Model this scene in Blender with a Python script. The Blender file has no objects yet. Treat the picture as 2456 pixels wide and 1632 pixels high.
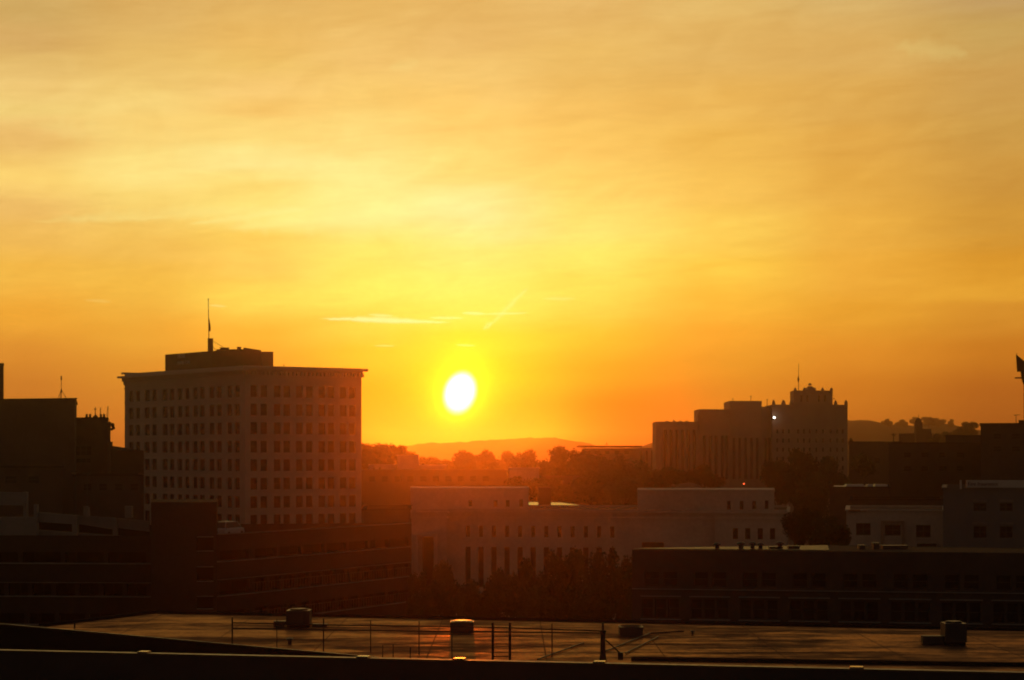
import bpy, math, random
from mathutils import Vector, noise
random.seed(7)
R = math.radians
F = 4600.0; U0 = 1228.0; VH = 1090.0; EYE = 34.0       # lens (pixels of the 2456 px picture), horizon row, eye height

# ---------------------------------------------------------------- camera
scene = bpy.context.scene
col = scene.collection
cam = bpy.data.cameras.new("camera"); camo = bpy.data.objects.new("camera", cam); col.objects.link(camo)
camo.location = (0, 0, EYE); camo.rotation_euler = (R(90), 0, 0)
cam.sensor_fit = 'HORIZONTAL'; cam.sensor_width = 36; cam.lens = 36 * F / 2456
cam.shift_y = (VH - 816) / 2456
cam.clip_start = 0.5; cam.clip_end = 20000
scene.camera = camo
cam.dof.use_dof = True; cam.dof.focus_distance = 20.0; cam.dof.aperture_fstop = 4.6     # slightly soft focus, as in the photograph
scene.view_settings.view_transform = 'Standard'; scene.view_settings.look = 'None'
scene.view_settings.exposure = 0; scene.view_settings.gamma = 1
scene.cycles.max_bounces = 6; scene.cycles.volume_bounces = 0
scene.cycles.transparent_max_bounces = 8; scene.cycles.sample_clamp_indirect = 2.0
scene.cycles.sample_clamp_direct = 6.0

def lin(c):
    c /= 255.0
    return c / 12.92 if c <= 0.04045 else ((c + 0.055) / 1.055) ** 2.4
SUN_AZ = math.atan((1105 - U0) / F); SUN_EL = math.atan((VH - 945) / math.hypot(F, 1105 - U0))

# ---------------------------------------------------------------- world: hazy sunset sky
SKY = {  # colour of the air by bearing and height, as sRGB
 60:   [(0,210,170,98),(90,215,170,98),(150,226,184,106),(210,240,200,118),(260,242,206,120),(320,235,188,106),(420,252,210,112),(480,238,188,100),(580,240,186,88),(660,244,184,72),(750,240,166,54),(850,220,140,46),(930,205,122,40),(1090,185,100,30)],
 350:  [(0,222,176,98),(150,234,190,105),(250,246,208,118),(330,250,208,114),(400,255,226,130),(470,250,212,112),(600,244,192,86),(700,245,186,70),(800,240,166,54),(900,226,143,44),(980,215,128,40),(1090,195,105,30)],
 620:  [(0,228,180,98),(100,236,186,98),(170,240,194,104),(210,248,202,114),(270,248,200,108),(330,254,218,122),(380,255,232,140),(440,254,222,118),(520,255,230,122),(560,254,214,98),(650,255,208,92),(720,255,216,84),(790,254,184,56),(870,250,165,48),(1090,225,120,30)],
 880:  [(0,232,182,98),(150,244,198,112),(250,250,206,112),(330,254,220,124),(400,255,236,140),(500,255,240,140),(600,255,232,105),(700,255,238,95),(780,255,222,76),(850,255,205,52),(950,255,176,34),(1090,245,135,25)],
 1120: [(0,232,182,100),(100,236,186,104),(180,246,200,112),(280,255,206,108),(400,255,222,120),(520,255,240,148),(600,255,238,118),(700,255,244,105),(760,255,240,92),(820,255,228,60),(900,255,215,40),(990,255,195,25),(1040,252,165,20),(1090,248,140,20)],
 1400: [(0,232,184,104),(150,236,186,98),(250,244,192,96),(350,252,202,100),(450,255,214,106),(540,255,232,116),(620,255,232,100),(720,255,224,84),(820,255,200,52),(900,255,178,40),(980,252,160,32),(1090,240,135,26)],
 1720: [(0,228,184,104),(100,226,178,96),(250,236,182,88),(350,242,186,84),(450,250,196,88),(560,255,208,88),(650,255,202,72),(720,255,190,62),(800,250,170,50),(880,243,153,42),(950,230,135,36),(1090,208,110,28)],
 2050: [(0,216,176,104),(120,222,174,94),(250,222,168,80),(350,226,168,74),(450,230,170,70),(550,240,178,70),(650,240,172,60),(750,234,160,48),(850,224,140,40),(950,205,118,32),(1090,182,94,26)],
 2400: [(0,196,158,98),(60,200,160,88),(200,206,158,82),(310,206,156,74),(420,206,150,64),(530,210,150,56),(630,220,152,46),(690,228,160,50),(740,214,142,44),(850,198,118,32),(950,178,98,28),(1090,160,82,24)],
}
SKYCORR = {(60, 0): (-0.005, 0.0059, 0.0049), (60, 90): (-0.0041, 0.003, 0.0032), (60, 150): (0.0047, 0.0135, 0.0057), (60, 210): (0.0176, 0.0269, 0.0145), (60, 260): (0.0184, 0.0354, 0.0155), (60, 320): (0.0111, 0.0127, 0.006), (60, 420): (0.0341, 0.0482, 0.016), (60, 480): (0.0087, 0.0173, 0.0092), (60, 580): (0.0245, 0.0328, 0.009), (60, 660): (0.0324, 0.0412, 0.0046), (60, 750): (0.043, 0.0355, 0.0009), (60, 850): (0.0361, 0.0235, 0.0012), (60, 930): (0.0361, 0.0235, 0.0012), (60, 1090): (0.0361, 0.0235, 0.0012), (350, 0): (-0.0091, 0.0026, 0.0038), (350, 150): (-0.0017, 0.0101, 0.0046), (350, 250): (0.007, 0.025, 0.0125), (350, 330): (0.0106, 0.0266, 0.0086), (350, 400): (0.0135, 0.0485, 0.0228), (350, 470): (0.0006, 0.0368, 0.0119), (350, 600): (0.0, 0.0285, 0.0072), (350, 700): (0.0, 0.0373, 0.0034), (350, 800): (-0.0095, 0.0356, 0.0017), (350, 900): (-0.0095, 0.0356, 0.0017), (350, 980): (-0.0095, 0.0356, 0.0017), (350, 1090): (-0.0095, 0.0356, 0.0017), (620, 0): (-0.014, 0.0029, 0.0042), (620, 100): (-0.0035, 0.0079, 0.0031), (620, 170): (-0.007, 0.0123, 0.0031), (620, 210): (0.0047, 0.023, 0.0149), (620, 270): (0.0, 0.0112, 0.003), (620, 330): (0.0, 0.032, 0.0133), (620, 380): (0.0, 0.0477, 0.0291), (620, 440): (0.0, 0.0277, 0.0078), (620, 520): (0.0, 0.0586, 0.0259), (620, 560): (0.0, 0.0271, 0.003), (620, 650): (0.0, 0.0326, 0.0099), (620, 720): (0.0, 0.0699, 0.0118), (620, 790): (0.0, 0.0172, -0.0019), (620, 870): (0.0, 0.0172, -0.0019), (620, 1090): (0.0, 0.0172, -0.0019), (880, 0): (-0.012, 0.006, 0.0043), (880, 150): (0.0, 0.0107, 0.0077), (880, 250): (0.0, 0.0133, 0.0063), (880, 330): (0.0, 0.0231, 0.0127), (880, 400): (0.0, 0.043, 0.0242), (880, 500): (0.0, 0.0459, 0.0284), (880, 600): (0.0, 0.0282, 0.0123), (880, 700): (-0.22, 0.0363, 0.0154), (880, 780): (-0.22, -0.0154, 0.0058), (880, 850): (-0.22, -0.063, -0.006), (880, 950): (-0.22, -0.1576, -0.0213), (880, 1090): (-0.22, -0.1576, -0.0213), (1120, 0): (-0.0159, 0.0032, 0.0037), (1120, 100): (-0.0165, 0.0052, 0.0052), (1120, 180): (0.0, 0.0187, 0.0098), (1120, 280): (0.0, 0.0162, 0.007), (1120, 400): (0.0, 0.0232, 0.0107), (1120, 520): (0.0, 0.0438, 0.0413), (1120, 600): (0.0, 0.0262, 0.0218), (1120, 700): (-0.22, 0.0052, 0.0222), (1120, 760): (-0.22, -0.0253, 0.0155), (1120, 820): (-0.22, -0.0499, -0.0052), (1120, 900): (-0.22, -0.088, -0.0131), (1120, 990): (-0.22, -0.2656, -0.1244), (1120, 1040): (-0.22, -0.2656, -0.1244), (1120, 1090): (-0.22, -0.2656, -0.1244), (1400, 0): (-0.0103, 0.0062, 0.0056), (1400, 150): (-0.0128, 0.0102, 0.0051), (1400, 250): (0.0, 0.0104, 0.0043), (1400, 350): (0.0, 0.0168, 0.0063), (1400, 450): (0.0, 0.0272, 0.0096), (1400, 540): (0.0, 0.0461, 0.02), (1400, 620): (0.0, 0.0473, 0.0142), (1400, 720): (0.0, 0.0284, 0.0095), (1400, 820): (-0.22, -0.0189, -0.0019), (1400, 900): (-0.22, -0.0839, -0.0077), (1400, 980): (-0.22, -0.2183, -0.0217), (1400, 1090): (-0.22, -0.2183, -0.0217), (1720, 0): (-0.0071, 0.0104, 0.0071), (1720, 100): (-0.0032, 0.009, 0.0049), (1720, 250): (-0.0039, 0.0108, 0.0045), (1720, 350): (-0.0073, 0.0145, 0.0038), (1720, 450): (0.0, 0.0262, 0.0069), (1720, 560): (0.0, 0.0436, 0.0096), (1720, 650): (0.0, 0.048, 0.0054), (1720, 720): (0.0, 0.0435, 0.0038), (1720, 800): (0.0, 0.0278, 0.001), (1720, 880): (-0.1046, 0.0276, 0.0003), (1720, 950): (-0.1046, 0.0276, 0.0003), (1720, 1090): (-0.1046, 0.0276, 0.0003), (2050, 0): (-0.0041, 0.0078, 0.0067), (2050, 120): (0.0042, 0.0123, 0.0057), (2050, 250): (0.0017, 0.01, 0.0031), (2050, 350): (0.0082, 0.0143, 0.0034), (2050, 450): (0.0046, 0.0148, 0.0028), (2050, 550): (0.0141, 0.0271, 0.0046), (2050, 650): (0.0234, 0.0319, 0.0033), (2050, 750): (0.0236, 0.0361, 0.0019), (2050, 850): (0.0386, 0.0311, 0.0011), (2050, 950): (0.0258, 0.0241, -0.0), (2050, 1090): (0.0258, 0.0241, -0.0), (2400, 0): (0.0048, 0.0111, 0.0104), (2400, 60): (0.0069, 0.013, 0.0044), (2400, 200): (0.0069, 0.0117, 0.0047), (2400, 310): (0.0021, 0.0102, 0.0035), (2400, 420): (0.0011, 0.0084, 0.0022), (2400, 530): (0.0078, 0.0131, 0.002), (2400, 630): (0.0234, 0.0186, 0.0), (2400, 690): (0.0478, 0.0393, 0.003), (2400, 740): (0.0338, 0.0232, 0.0016), (2400, 850): (0.0353, 0.0161, -0.0001), (2400, 950): (0.0221, 0.004, -0.0001), (2400, 1090): (0.0221, 0.004, -0.0001)}
STREAK = 1.0
world = bpy.data.worlds.new("World"); scene.world = world; world.use_nodes = True
nt = world.node_tree; nt.nodes.clear()
class NG:
    def __init__(s, nt): s.nt = nt
    def put(s, sock, v):
        if isinstance(v, bpy.types.NodeSocket): s.nt.links.new(v, sock)
        else: sock.default_value = v
    def m(s, op, a, b=0.0, c=None, clamp=False):
        n = s.nt.nodes.new('ShaderNodeMath'); n.operation = op; n.use_clamp = clamp
        s.put(n.inputs[0], a)
        if len(n.inputs) > 1: s.put(n.inputs[1], b)
        if c is not None: s.put(n.inputs[2], c)
        return n.outputs[0]
    def mr(s, x, a, b, c, d, smooth=False):
        n = s.nt.nodes.new('ShaderNodeMapRange'); n.clamp = True
        n.interpolation_type = 'SMOOTHSTEP' if smooth else 'LINEAR'
        for i, v in enumerate((x, a, b, c, d)): s.put(n.inputs[i], v)
        return n.outputs[0]
    def mix(s, f, a, b, mode='MIX'):
        n = s.nt.nodes.new('ShaderNodeMix'); n.data_type = 'RGBA'; n.blend_type = mode; n.clamp_factor = True
        s.put(n.inputs[0], f)
        for i, v in ((6, a), (7, b)):
            if isinstance(v, tuple): v = v + (1,)
            s.put(n.inputs[i], v)
        return n.outputs[2]
    def ramp(s, x, stops, interp='LINEAR'):
        n = s.nt.nodes.new('ShaderNodeValToRGB'); r = n.color_ramp; r.interpolation = interp
        while len(r.elements) < len(stops): r.elements.new(0.5)
        for e, (p, c) in zip(r.elements, stops): e.position = p; e.color = tuple(c) + (1,)
        s.put(n.inputs[0], x); return n.outputs[0]
    def xyz(s, x, y, z):
        n = s.nt.nodes.new('ShaderNodeCombineXYZ')
        for i, v in enumerate((x, y, z)): s.put(n.inputs[i], v)
        return n.outputs[0]
    def noise(s, vec, scale, detail=4, rough=0.5, dist=0.0):
        n = s.nt.nodes.new('ShaderNodeTexNoise')
        s.put(n.inputs['Vector'], vec); n.inputs['Scale'].default_value = scale
        n.inputs['Detail'].default_value = detail; n.inputs['Roughness'].default_value = rough
        n.inputs['Distortion'].default_value = dist
        return n.outputs['Fac']
def vel(v, u): return math.degrees(math.atan((VH - v) / math.hypot(F, u - U0)))
def uaz(u): return math.degrees(math.atan((u - U0) / F))
g = NG(nt)
tc = nt.nodes.new('ShaderNodeTexCoord'); sep = nt.nodes.new('ShaderNodeSeparateXYZ'); nt.links.new(tc.outputs['Generated'], sep.inputs[0])
X, Y, Z_ = sep.outputs
az = g.m('MULTIPLY', g.m('ARCTAN2', X, Y), 180 / math.pi)                 # degrees of bearing and height
el = g.m('MULTIPLY', g.m('ARCSINE', Z_), 180 / math.pi)
ELMAX = 14.0
# long soft cloud bands: the height at which the colours are read is bent a little by slow noise
bandn = g.noise(g.xyz(g.m('MULTIPLY', az, 0.10), g.m('MULTIPLY', g.m('ADD', el, g.m('MULTIPLY', az, -0.05)), 0.75), 0.3), 1.0, 5, 0.55, 0.6)
elw = g.m('ADD', el, g.m('MULTIPLY', g.m('SUBTRACT', bandn, 0.5), g.mr(el, 0.6, 6.0, 0.0, 1.3 * STREAK)))
fac = g.m('DIVIDE', elw, ELMAX)
cols = sorted(SKY)
prev = None
for i, u in enumerate(cols):
    st = []
    for (v, r_, g_, b_) in sorted(SKY[u], key=lambda t: -t[0]):
        k = SKYCORR.get((u, v), (0, 0, 0))
        st.append((max(0.0, vel(v, u) / ELMAX), (max(0, lin(r_) + k[0]), max(0, lin(g_) + k[1]), max(0, lin(b_) + k[2]))))
    c = g.ramp(fac, st, 'EASE')
    if prev is None: prev = c
    else: prev = g.mix(g.mr(az, uaz(cols[i - 1]), uaz(u), 0, 1, True), prev, c)
skyc = prev
# fine streaks: thin veils, slightly paler
s1 = g.noise(g.xyz(g.m('MULTIPLY', az, 0.16), g.m('MULTIPLY', g.m('ADD', el, g.m('MULTIPLY', az, -0.11)), 1.9), 4.0), 1.0, 7, 0.62, 0.5)
s2 = g.noise(g.xyz(g.m('MULTIPLY', az, 0.45), g.m('MULTIPLY', g.m('ADD', el, g.m('MULTIPLY', az, 0.04)), 5.0), 9.0), 1.0, 5, 0.6, 0.3)
stk = g.m('ADD', g.m('MULTIPLY', g.m('SUBTRACT', s1, 0.5), 0.36), g.m('MULTIPLY', g.m('SUBTRACT', s2, 0.5), 0.16))
s3 = g.noise(g.xyz(g.m('MULTIPLY', az, 0.42), g.m('MULTIPLY', g.m('ADD', el, g.m('MULTIPLY', az, -0.2)), 0.95), 15.0), 1.0, 6, 0.62, 1.2)
stk = g.m('ADD', stk, g.m('MULTIPLY', g.m('SUBTRACT', s3, 0.5), 0.38))
stk = g.m('MULTIPLY', stk, g.mr(el, 1.0, 5.0, 0.15 * STREAK, 0.7 * STREAK))
br = g.m('ADD', 1.0, stk)
skyc = g.mix(1.0, skyc, g.xyz(g.m('ADD', 1.0, g.m('MULTIPLY', stk, 0.6)), br, g.m('ADD', 1.0, g.m('MULTIPLY', stk, 1.7))), 'MULTIPLY')
# sharp sunlit cloud slivers and a slanting trail above the sun
def sliver(u0, v0, u1, v1, w, amp, k):
    global skyc
    a0, a1, e0, e1 = uaz(u0), uaz(u1), vel(v0, u0), vel(v1, u1)
    L = math.hypot(a1 - a0, e1 - e0); dx, dy = (a1 - a0) / L, (e1 - e0) / L
    px = g.m('SUBTRACT', az, (a0 + a1) / 2); py = g.m('SUBTRACT', el, (e0 + e1) / 2)
    al = g.m('ADD', g.m('MULTIPLY', px, dx), g.m('MULTIPLY', py, dy))
    ac = g.m('SUBTRACT', g.m('MULTIPLY', py, dx), g.m('MULTIPLY', px, dy))
    wob = g.noise(g.xyz(g.m('MULTIPLY', al, 2.2), k, 0.0), 1.0, 4, 0.6)
    wd = w / F * 57.3
    ac = g.m('ADD', ac, g.m('MULTIPLY', g.m('SUBTRACT', wob, 0.5), wd * 2.0))
    wob2 = g.noise(g.xyz(g.m('MULTIPLY', al, 3.5), k + 5.0, 0.0), 1.0, 3, 0.6)
    half = g.mr(g.m('ABSOLUTE', al), L * 0.15, L * 0.5, wd, wd * 0.25)
    q = g.m('DIVIDE', g.m('ABSOLUTE', ac), g.m('MULTIPLY', half, g.m('ADD', 0.4, wob2)))
    m = g.m('MULTIPLY', g.mr(q, 0.0, 1.6, 1, 0, True), g.mr(g.m('ABSOLUTE', al), L * 0.38, L * 0.5, amp, 0, True))
    skyc = g.mix(m, skyc, (1.0, 0.97, 0.36))
sliver(760, 764, 1090, 774, 6, 0.95, 1.0)
sliver(840, 763, 1010, 772, 8, 0.7, 2.0)
sliver(880, 755, 945, 758, 3.5, 0.7, 3.0)
sliver(1025, 762, 1115, 764, 3.5, 0.85, 4.0)
sliver(1105, 751, 1165, 753, 4.5, 0.9, 5.0)
sliver(1150, 754, 1270, 751, 3, 0.7, 6.0)
sliver(895, 829, 950, 830, 2, 0.6, 7.0)
sliver(1092, 828, 1142, 829, 2.5, 0.85, 8.0)
sliver(1165, 792, 1272, 684, 6, 0.35, 9.0)
sliver(1298, 717, 1385, 717, 4, 0.3, 10.0)
sliver(1158, 792, 1180, 772, 7, 0.5, 13.0)
sliver(100, 525, 760, 496, 16, 0.16, 11.0)
sliver(520, 545, 1060, 520, 26, 0.22, 12.0)
sliver(500, 733, 545, 735, 3, 0.4, 14.0)
sliver(60, 300, 640, 372, 34, 0.12, 16.0)
sliver(560, 350, 880, 400, 30, 0.16, 17.0)
sliver(2140, 108, 2330, 132, 22, 0.10, 18.0)
sliver(930, 165, 1010, 150, 16, 0.10, 19.0)
sliver(60, 532, 420, 522, 8, 0.13, 20.0)
sliver(440, 540, 760, 498, 8, 0.28, 21.0)
sliver(200, 720, 270, 724, 4, 0.14, 15.0)
# the sun's glow and its swollen disc
da = g.m('SUBTRACT', az, uaz(1103)); de = g.m('SUBTRACT', el, vel(943, 1103))
da = g.m('SUBTRACT', da, g.m('MULTIPLY', de, 0.13))
px = F / 57.3
rr = g.m('SQRT', g.m('ADD', g.m('POWER', g.m('DIVIDE', da, 1 / px), 2.0), g.m('POWER', g.m('DIVIDE', de, 1.28 / px), 2.0)))
def falloff(r0, w, k): return g.m('MULTIPLY', g.m('EXPONENT', g.m('DIVIDE', g.m('MULTIPLY', g.m('MAXIMUM', g.m('SUBTRACT', rr, r0), 0.0), -1.0), w)), k)
skyc = g.mix(falloff(30, 75.0, 0.55), skyc, (1.9, 1.15, 0.015))
skyc = g.mix(falloff(33, 26.0, 1.0), skyc, (2.6, 1.9, 0.03))
skyc = g.mix(g.mr(rr, 10, 46, 1.0, 0.0, True), skyc, (5.0, 5.0, 5.0))
# away from the sunset the sky is dull: distance from the sun's bearing and height
sd = (math.sin(SUN_AZ) * math.cos(SUN_EL), math.cos(SUN_AZ) * math.cos(SUN_EL), math.sin(SUN_EL))
dot = g.m('ADD', g.m('ADD', g.m('MULTIPLY', X, sd[0]), g.m('MULTIPLY', Y, sd[1])), g.m('MULTIPLY', Z_, sd[2]))
ang = g.m('MULTIPLY', g.m('ARCCOSINE', dot), 180 / math.pi)
nish = nt.nodes.new('ShaderNodeTexSky'); nish.sky_type = 'NISHITA'; nish.sun_disc = False
nish.sun_elevation = SUN_EL; nish.sun_rotation = SUN_AZ; nish.dust_density = 4.0; nish.air_density = 2.0
far = g.mix(1.0, nish.outputs[0], (0.062, 0.048, 0.038), 'MULTIPLY')
far = g.mix(1.0, far, (0.026, 0.022, 0.020), 'ADD')
skyc = g.mix(g.mr(ang, 17.0, 45.0, 0, 1, True), skyc, far)
bg = nt.nodes.new('ShaderNodeBackground'); bg.inputs[1].default_value = 1.0
nt.links.new(skyc, bg.inputs[0])
wo = nt.nodes.new('ShaderNodeOutputWorld'); nt.links.new(bg.outputs[0], wo.inputs[0])

# ---------------------------------------------------------------- sun lamp
sun = bpy.data.lights.new("sun", 'SUN'); so = bpy.data.objects.new("sun", sun); col.objects.link(so)
sun.energy = 0.31; sun.angle = R(0.6); sun.color = (1.0, 0.15, 0.006)
so.rotation_euler = Vector(sd).to_track_quat('Z', 'Y').to_euler()
so.location = (0, 0, 300)

# ================================================================ helpers
def W(u, D): return Vector(((u - U0) / F * D, D))
def ZV(v, D): return EYE - (v - VH) / F * D
def P(u, v, D): return Vector(((u - U0) / F * D, D, ZV(v, D)))
MATS = {}
def mat(name, c, rough=0.8, scale=1.0, var=0.25, spec=0.3, metal=0.0, bump=0.0, c2=None, stretch=(1, 1, 1), emit=None):
    m = bpy.data.materials.new(name); m.use_nodes = True
    q = NG(m.node_tree); b = m.node_tree.nodes['Principled BSDF']
    t = m.node_tree.nodes.new('ShaderNodeTexCoord'); mp = m.node_tree.nodes.new('ShaderNodeMapping')
    mp.inputs['Scale'].default_value = stretch
    m.node_tree.links.new(t.outputs['Object'], mp.inputs[0])
    n1 = q.noise(mp.outputs[0], 0.12 * scale, 6, 0.65, 0.4); n2 = q.noise(mp.outputs[0], 1.9 * scale, 4, 0.6)
    f = q.m('ADD', q.m('MULTIPLY', n1, 0.65), q.m('MULTIPLY', n2, 0.35))
    lo = tuple(x * (1 - var) for x in c); hi = tuple(min(1, x * (1 + var)) for x in (c2 or c))
    cc = q.mix(q.mr(f, 0.35, 0.65, 0, 1), lo, hi)
    m.node_tree.links.new(cc, b.inputs['Base Color'])
    q.put(b.inputs['Roughness'], q.mr(n2, 0.3, 0.7, max(0.02, rough - 0.08), min(1, rough + 0.08)))
    b.inputs['Specular IOR Level'].default_value = spec; b.inputs['Metallic'].default_value = metal
    if bump:
        bn = m.node_tree.nodes.new('ShaderNodeBump'); bn.inputs['Strength'].default_value = bump; bn.inputs['Distance'].default_value = 0.05
        m.node_tree.links.new(n2, bn.inputs['Height']); m.node_tree.links.new(bn.outputs[0], b.inputs['Normal'])
    if emit:
        b.inputs['Emission Color'].default_value = emit[:3] + (1,); b.inputs['Emission Strength'].default_value = emit[3]
    MATS[name] = m; return m
mat('limestone', (0.46, 0.40, 0.33), 0.85, var=0.12, bump=0.2)
mat('pale_stone', (0.48, 0.41, 0.34), 0.85, var=0.22, bump=0.2)
mat('tan_brick', (0.34, 0.25, 0.18), 0.9, var=0.15, bump=0.3)
mat('grey_concrete', (0.22, 0.21, 0.20), 0.9, var=0.2, bump=0.2)
mat('light_concrete', (0.20, 0.19, 0.18), 0.9, var=0.2, bump=0.2)
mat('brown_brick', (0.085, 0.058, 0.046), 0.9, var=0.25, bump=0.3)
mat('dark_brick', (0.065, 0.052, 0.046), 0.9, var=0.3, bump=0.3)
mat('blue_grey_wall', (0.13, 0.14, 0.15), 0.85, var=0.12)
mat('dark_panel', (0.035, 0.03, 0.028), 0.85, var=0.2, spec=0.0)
mat('tar_roof', (0.05, 0.045, 0.042), 0.9, var=0.3, spec=0.03, bump=0.3)
mat('pale_roof', (0.42, 0.40, 0.37), 0.5, var=0.15, spec=0.5)
mat('shiny_roof', (0.35, 0.25, 0.15), 0.22, var=0.1, spec=0.6, metal=0.5)
mat('damp_roof', (0.06, 0.045, 0.03), 0.45, var=0.3, spec=0.08)
mat('glass', (0.018, 0.018, 0.02), 0.12, var=0.3, spec=0.35)
mat('sash', (0.05, 0.045, 0.04), 0.6, var=0.2)
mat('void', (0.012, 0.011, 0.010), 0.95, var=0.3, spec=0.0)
mat('dark_metal', (0.05, 0.05, 0.052), 0.5, var=0.3, spec=0.4, metal=0.3)
mat('galvanised', (0.07, 0.07, 0.072), 0.45, var=0.25, metal=0.4, spec=0.4)
mat('white_metal', (0.42, 0.42, 0.41), 0.4, var=0.1, spec=0.5)
mat('coping_metal', (0.10, 0.07, 0.05), 0.45, scale=3, var=0.6, spec=0.3, metal=0.25)
mat('flashing_metal', (0.22, 0.14, 0.08), 0.25, scale=3, var=0.4, spec=0.5, metal=0.8)
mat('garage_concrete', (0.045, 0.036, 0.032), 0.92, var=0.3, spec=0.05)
mat('rail_metal', (0.03, 0.03, 0.03), 0.5, var=0.2, spec=0.3)
mat('bark', (0.07, 0.05, 0.035), 0.9, scale=6, var=0.3)
mat('leaf_dark', (0.022, 0.035, 0.012), 0.7, var=0.4, spec=0.15, c2=(0.05, 0.065, 0.02), scale=3)
mat('leaf_mid', (0.04, 0.055, 0.02), 0.7, var=0.4, spec=0.15, c2=(0.08, 0.09, 0.03), scale=3)
mat('wood_hill', (0.05, 0.055, 0.025), 0.95, var=0.35, spec=0.05, scale=0.3)
mat('earth', (0.055, 0.05, 0.04), 0.95, var=0.3, spec=0.05, scale=0.4)
mat('asphalt', (0.045, 0.043, 0.042), 0.9, var=0.2, spec=0.1)
mat('car_paint', (0.36, 0.37, 0.38), 0.2, var=0.03, spec=0.6)
mat('rubber', (0.02, 0.02, 0.02), 0.8, var=0.2)
mat('flag_cloth', (0.10, 0.05, 0.05), 0.8, var=0.3)
mat('sign_white', (0.50, 0.49, 0.46), 0.6, var=0.08)
mat('sign_ink', (0.045, 0.035, 0.09), 0.6, var=0.1)
mat('letter_pale', (0.75, 0.70, 0.62), 0.6, var=0.1)
mat('red_lamp', (0.6, 0.05, 0.02), 0.4, emit=(1, 0.12, 0.03, 3.0))
mat('glint_glow', (0.9, 0.9, 0.9), 0.3, emit=(1, 0.93, 0.82, 12.0))  # emission standing in for sun glint on a window
mat('awning', (0.35, 0.12, 0.06), 0.7, var=0.1)
# wet bitumen roof: damp sheet with standing water and felt laps
def wet():
    m = bpy.data.materials.new('wet_roof'); m.use_nodes = True; q = NG(m.node_tree); b = m.node_tree.nodes['Principled BSDF']
    t = m.node_tree.nodes.new('ShaderNodeTexCoord'); s = m.node_tree.nodes.new('ShaderNodeSeparateXYZ')
    m.node_tree.links.new(t.outputs['Object'], s.inputs[0]); x, y = s.outputs[0], s.outputs[1]
    n1 = q.noise(q.xyz(q.m('MULTIPLY', x, 0.11), q.m('MULTIPLY', y, 0.42), 0.0), 1.0, 7, 0.62, 0.8)
    n2 = q.noise(q.xyz(q.m('MULTIPLY', x, 0.9), q.m('MULTIPLY', y, 1.1), 3.0), 1.0, 5, 0.65, 0.3)
    w = q.mr(q.m('ADD', q.m('MULTIPLY', n1, 0.72), q.m('MULTIPLY', n2, 0.28)), 0.38, 0.60, 0, 1, True)
    # felt laps every 1.1 m along the depth and every 5 m across, with grit that dries first
    lap = q.m('LESS_THAN', q.m('FRACT', q.m('ADD', q.m('DIVIDE', y, 2.2), q.m('MULTIPLY', n2, 0.03))), 0.05)
    lap2 = q.m('LESS_THAN', q.m('FRACT', q.m('DIVIDE', x, 4.7)), 0.012)
    n3 = q.noise(q.xyz(q.m('MULTIPLY', x, 5.0), q.m('MULTIPLY', y, 5.0), 7.0), 1.0, 4, 0.7)
    w = q.m('MULTIPLY', w, q.m('SUBTRACT', 1.0, q.m('MULTIPLY', q.m('MAXIMUM', lap, lap2), 0.75)))
    w = q.m('MULTIPLY', w, q.mr(n3, 0.3, 0.6, 0.55, 1.0))
    N_ = m.node_tree.nodes; Lk = m.node_tree.links
    N_.remove(b); b = N_.new('ShaderNodeBsdfGlossy')
    q.put(b.inputs['Color'], q.mix(w, (0.07, 0.042, 0.028), (0.30, 0.175, 0.10)))
    q.put(b.inputs['Roughness'], q.mr(w, 0, 1, 0.62, 0.27))
    df = N_.new('ShaderNodeBsdfDiffuse'); q.put(df.inputs['Color'], q.mix(w, (0.030, 0.024, 0.020), (0.018, 0.013, 0.010)))
    ad = N_.new('ShaderNodeAddShader'); Lk.new(b.outputs[0], ad.inputs[0]); Lk.new(df.outputs[0], ad.inputs[1])
    Lk.new(ad.outputs[0], [n_ for n_ in N_ if n_.type == 'OUTPUT_MATERIAL'][0].inputs[0])
    bn = m.node_tree.nodes.new('ShaderNodeBump'); bn.inputs['Strength'].default_value = 0.12; bn.inputs['Distance'].default_value = 0.03
    m.node_tree.links.new(n2, bn.inputs['Height']); m.node_tree.links.new(bn.outputs[0], b.inputs['Normal'])
    MATS['wet_roof'] = m
wet()

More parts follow.
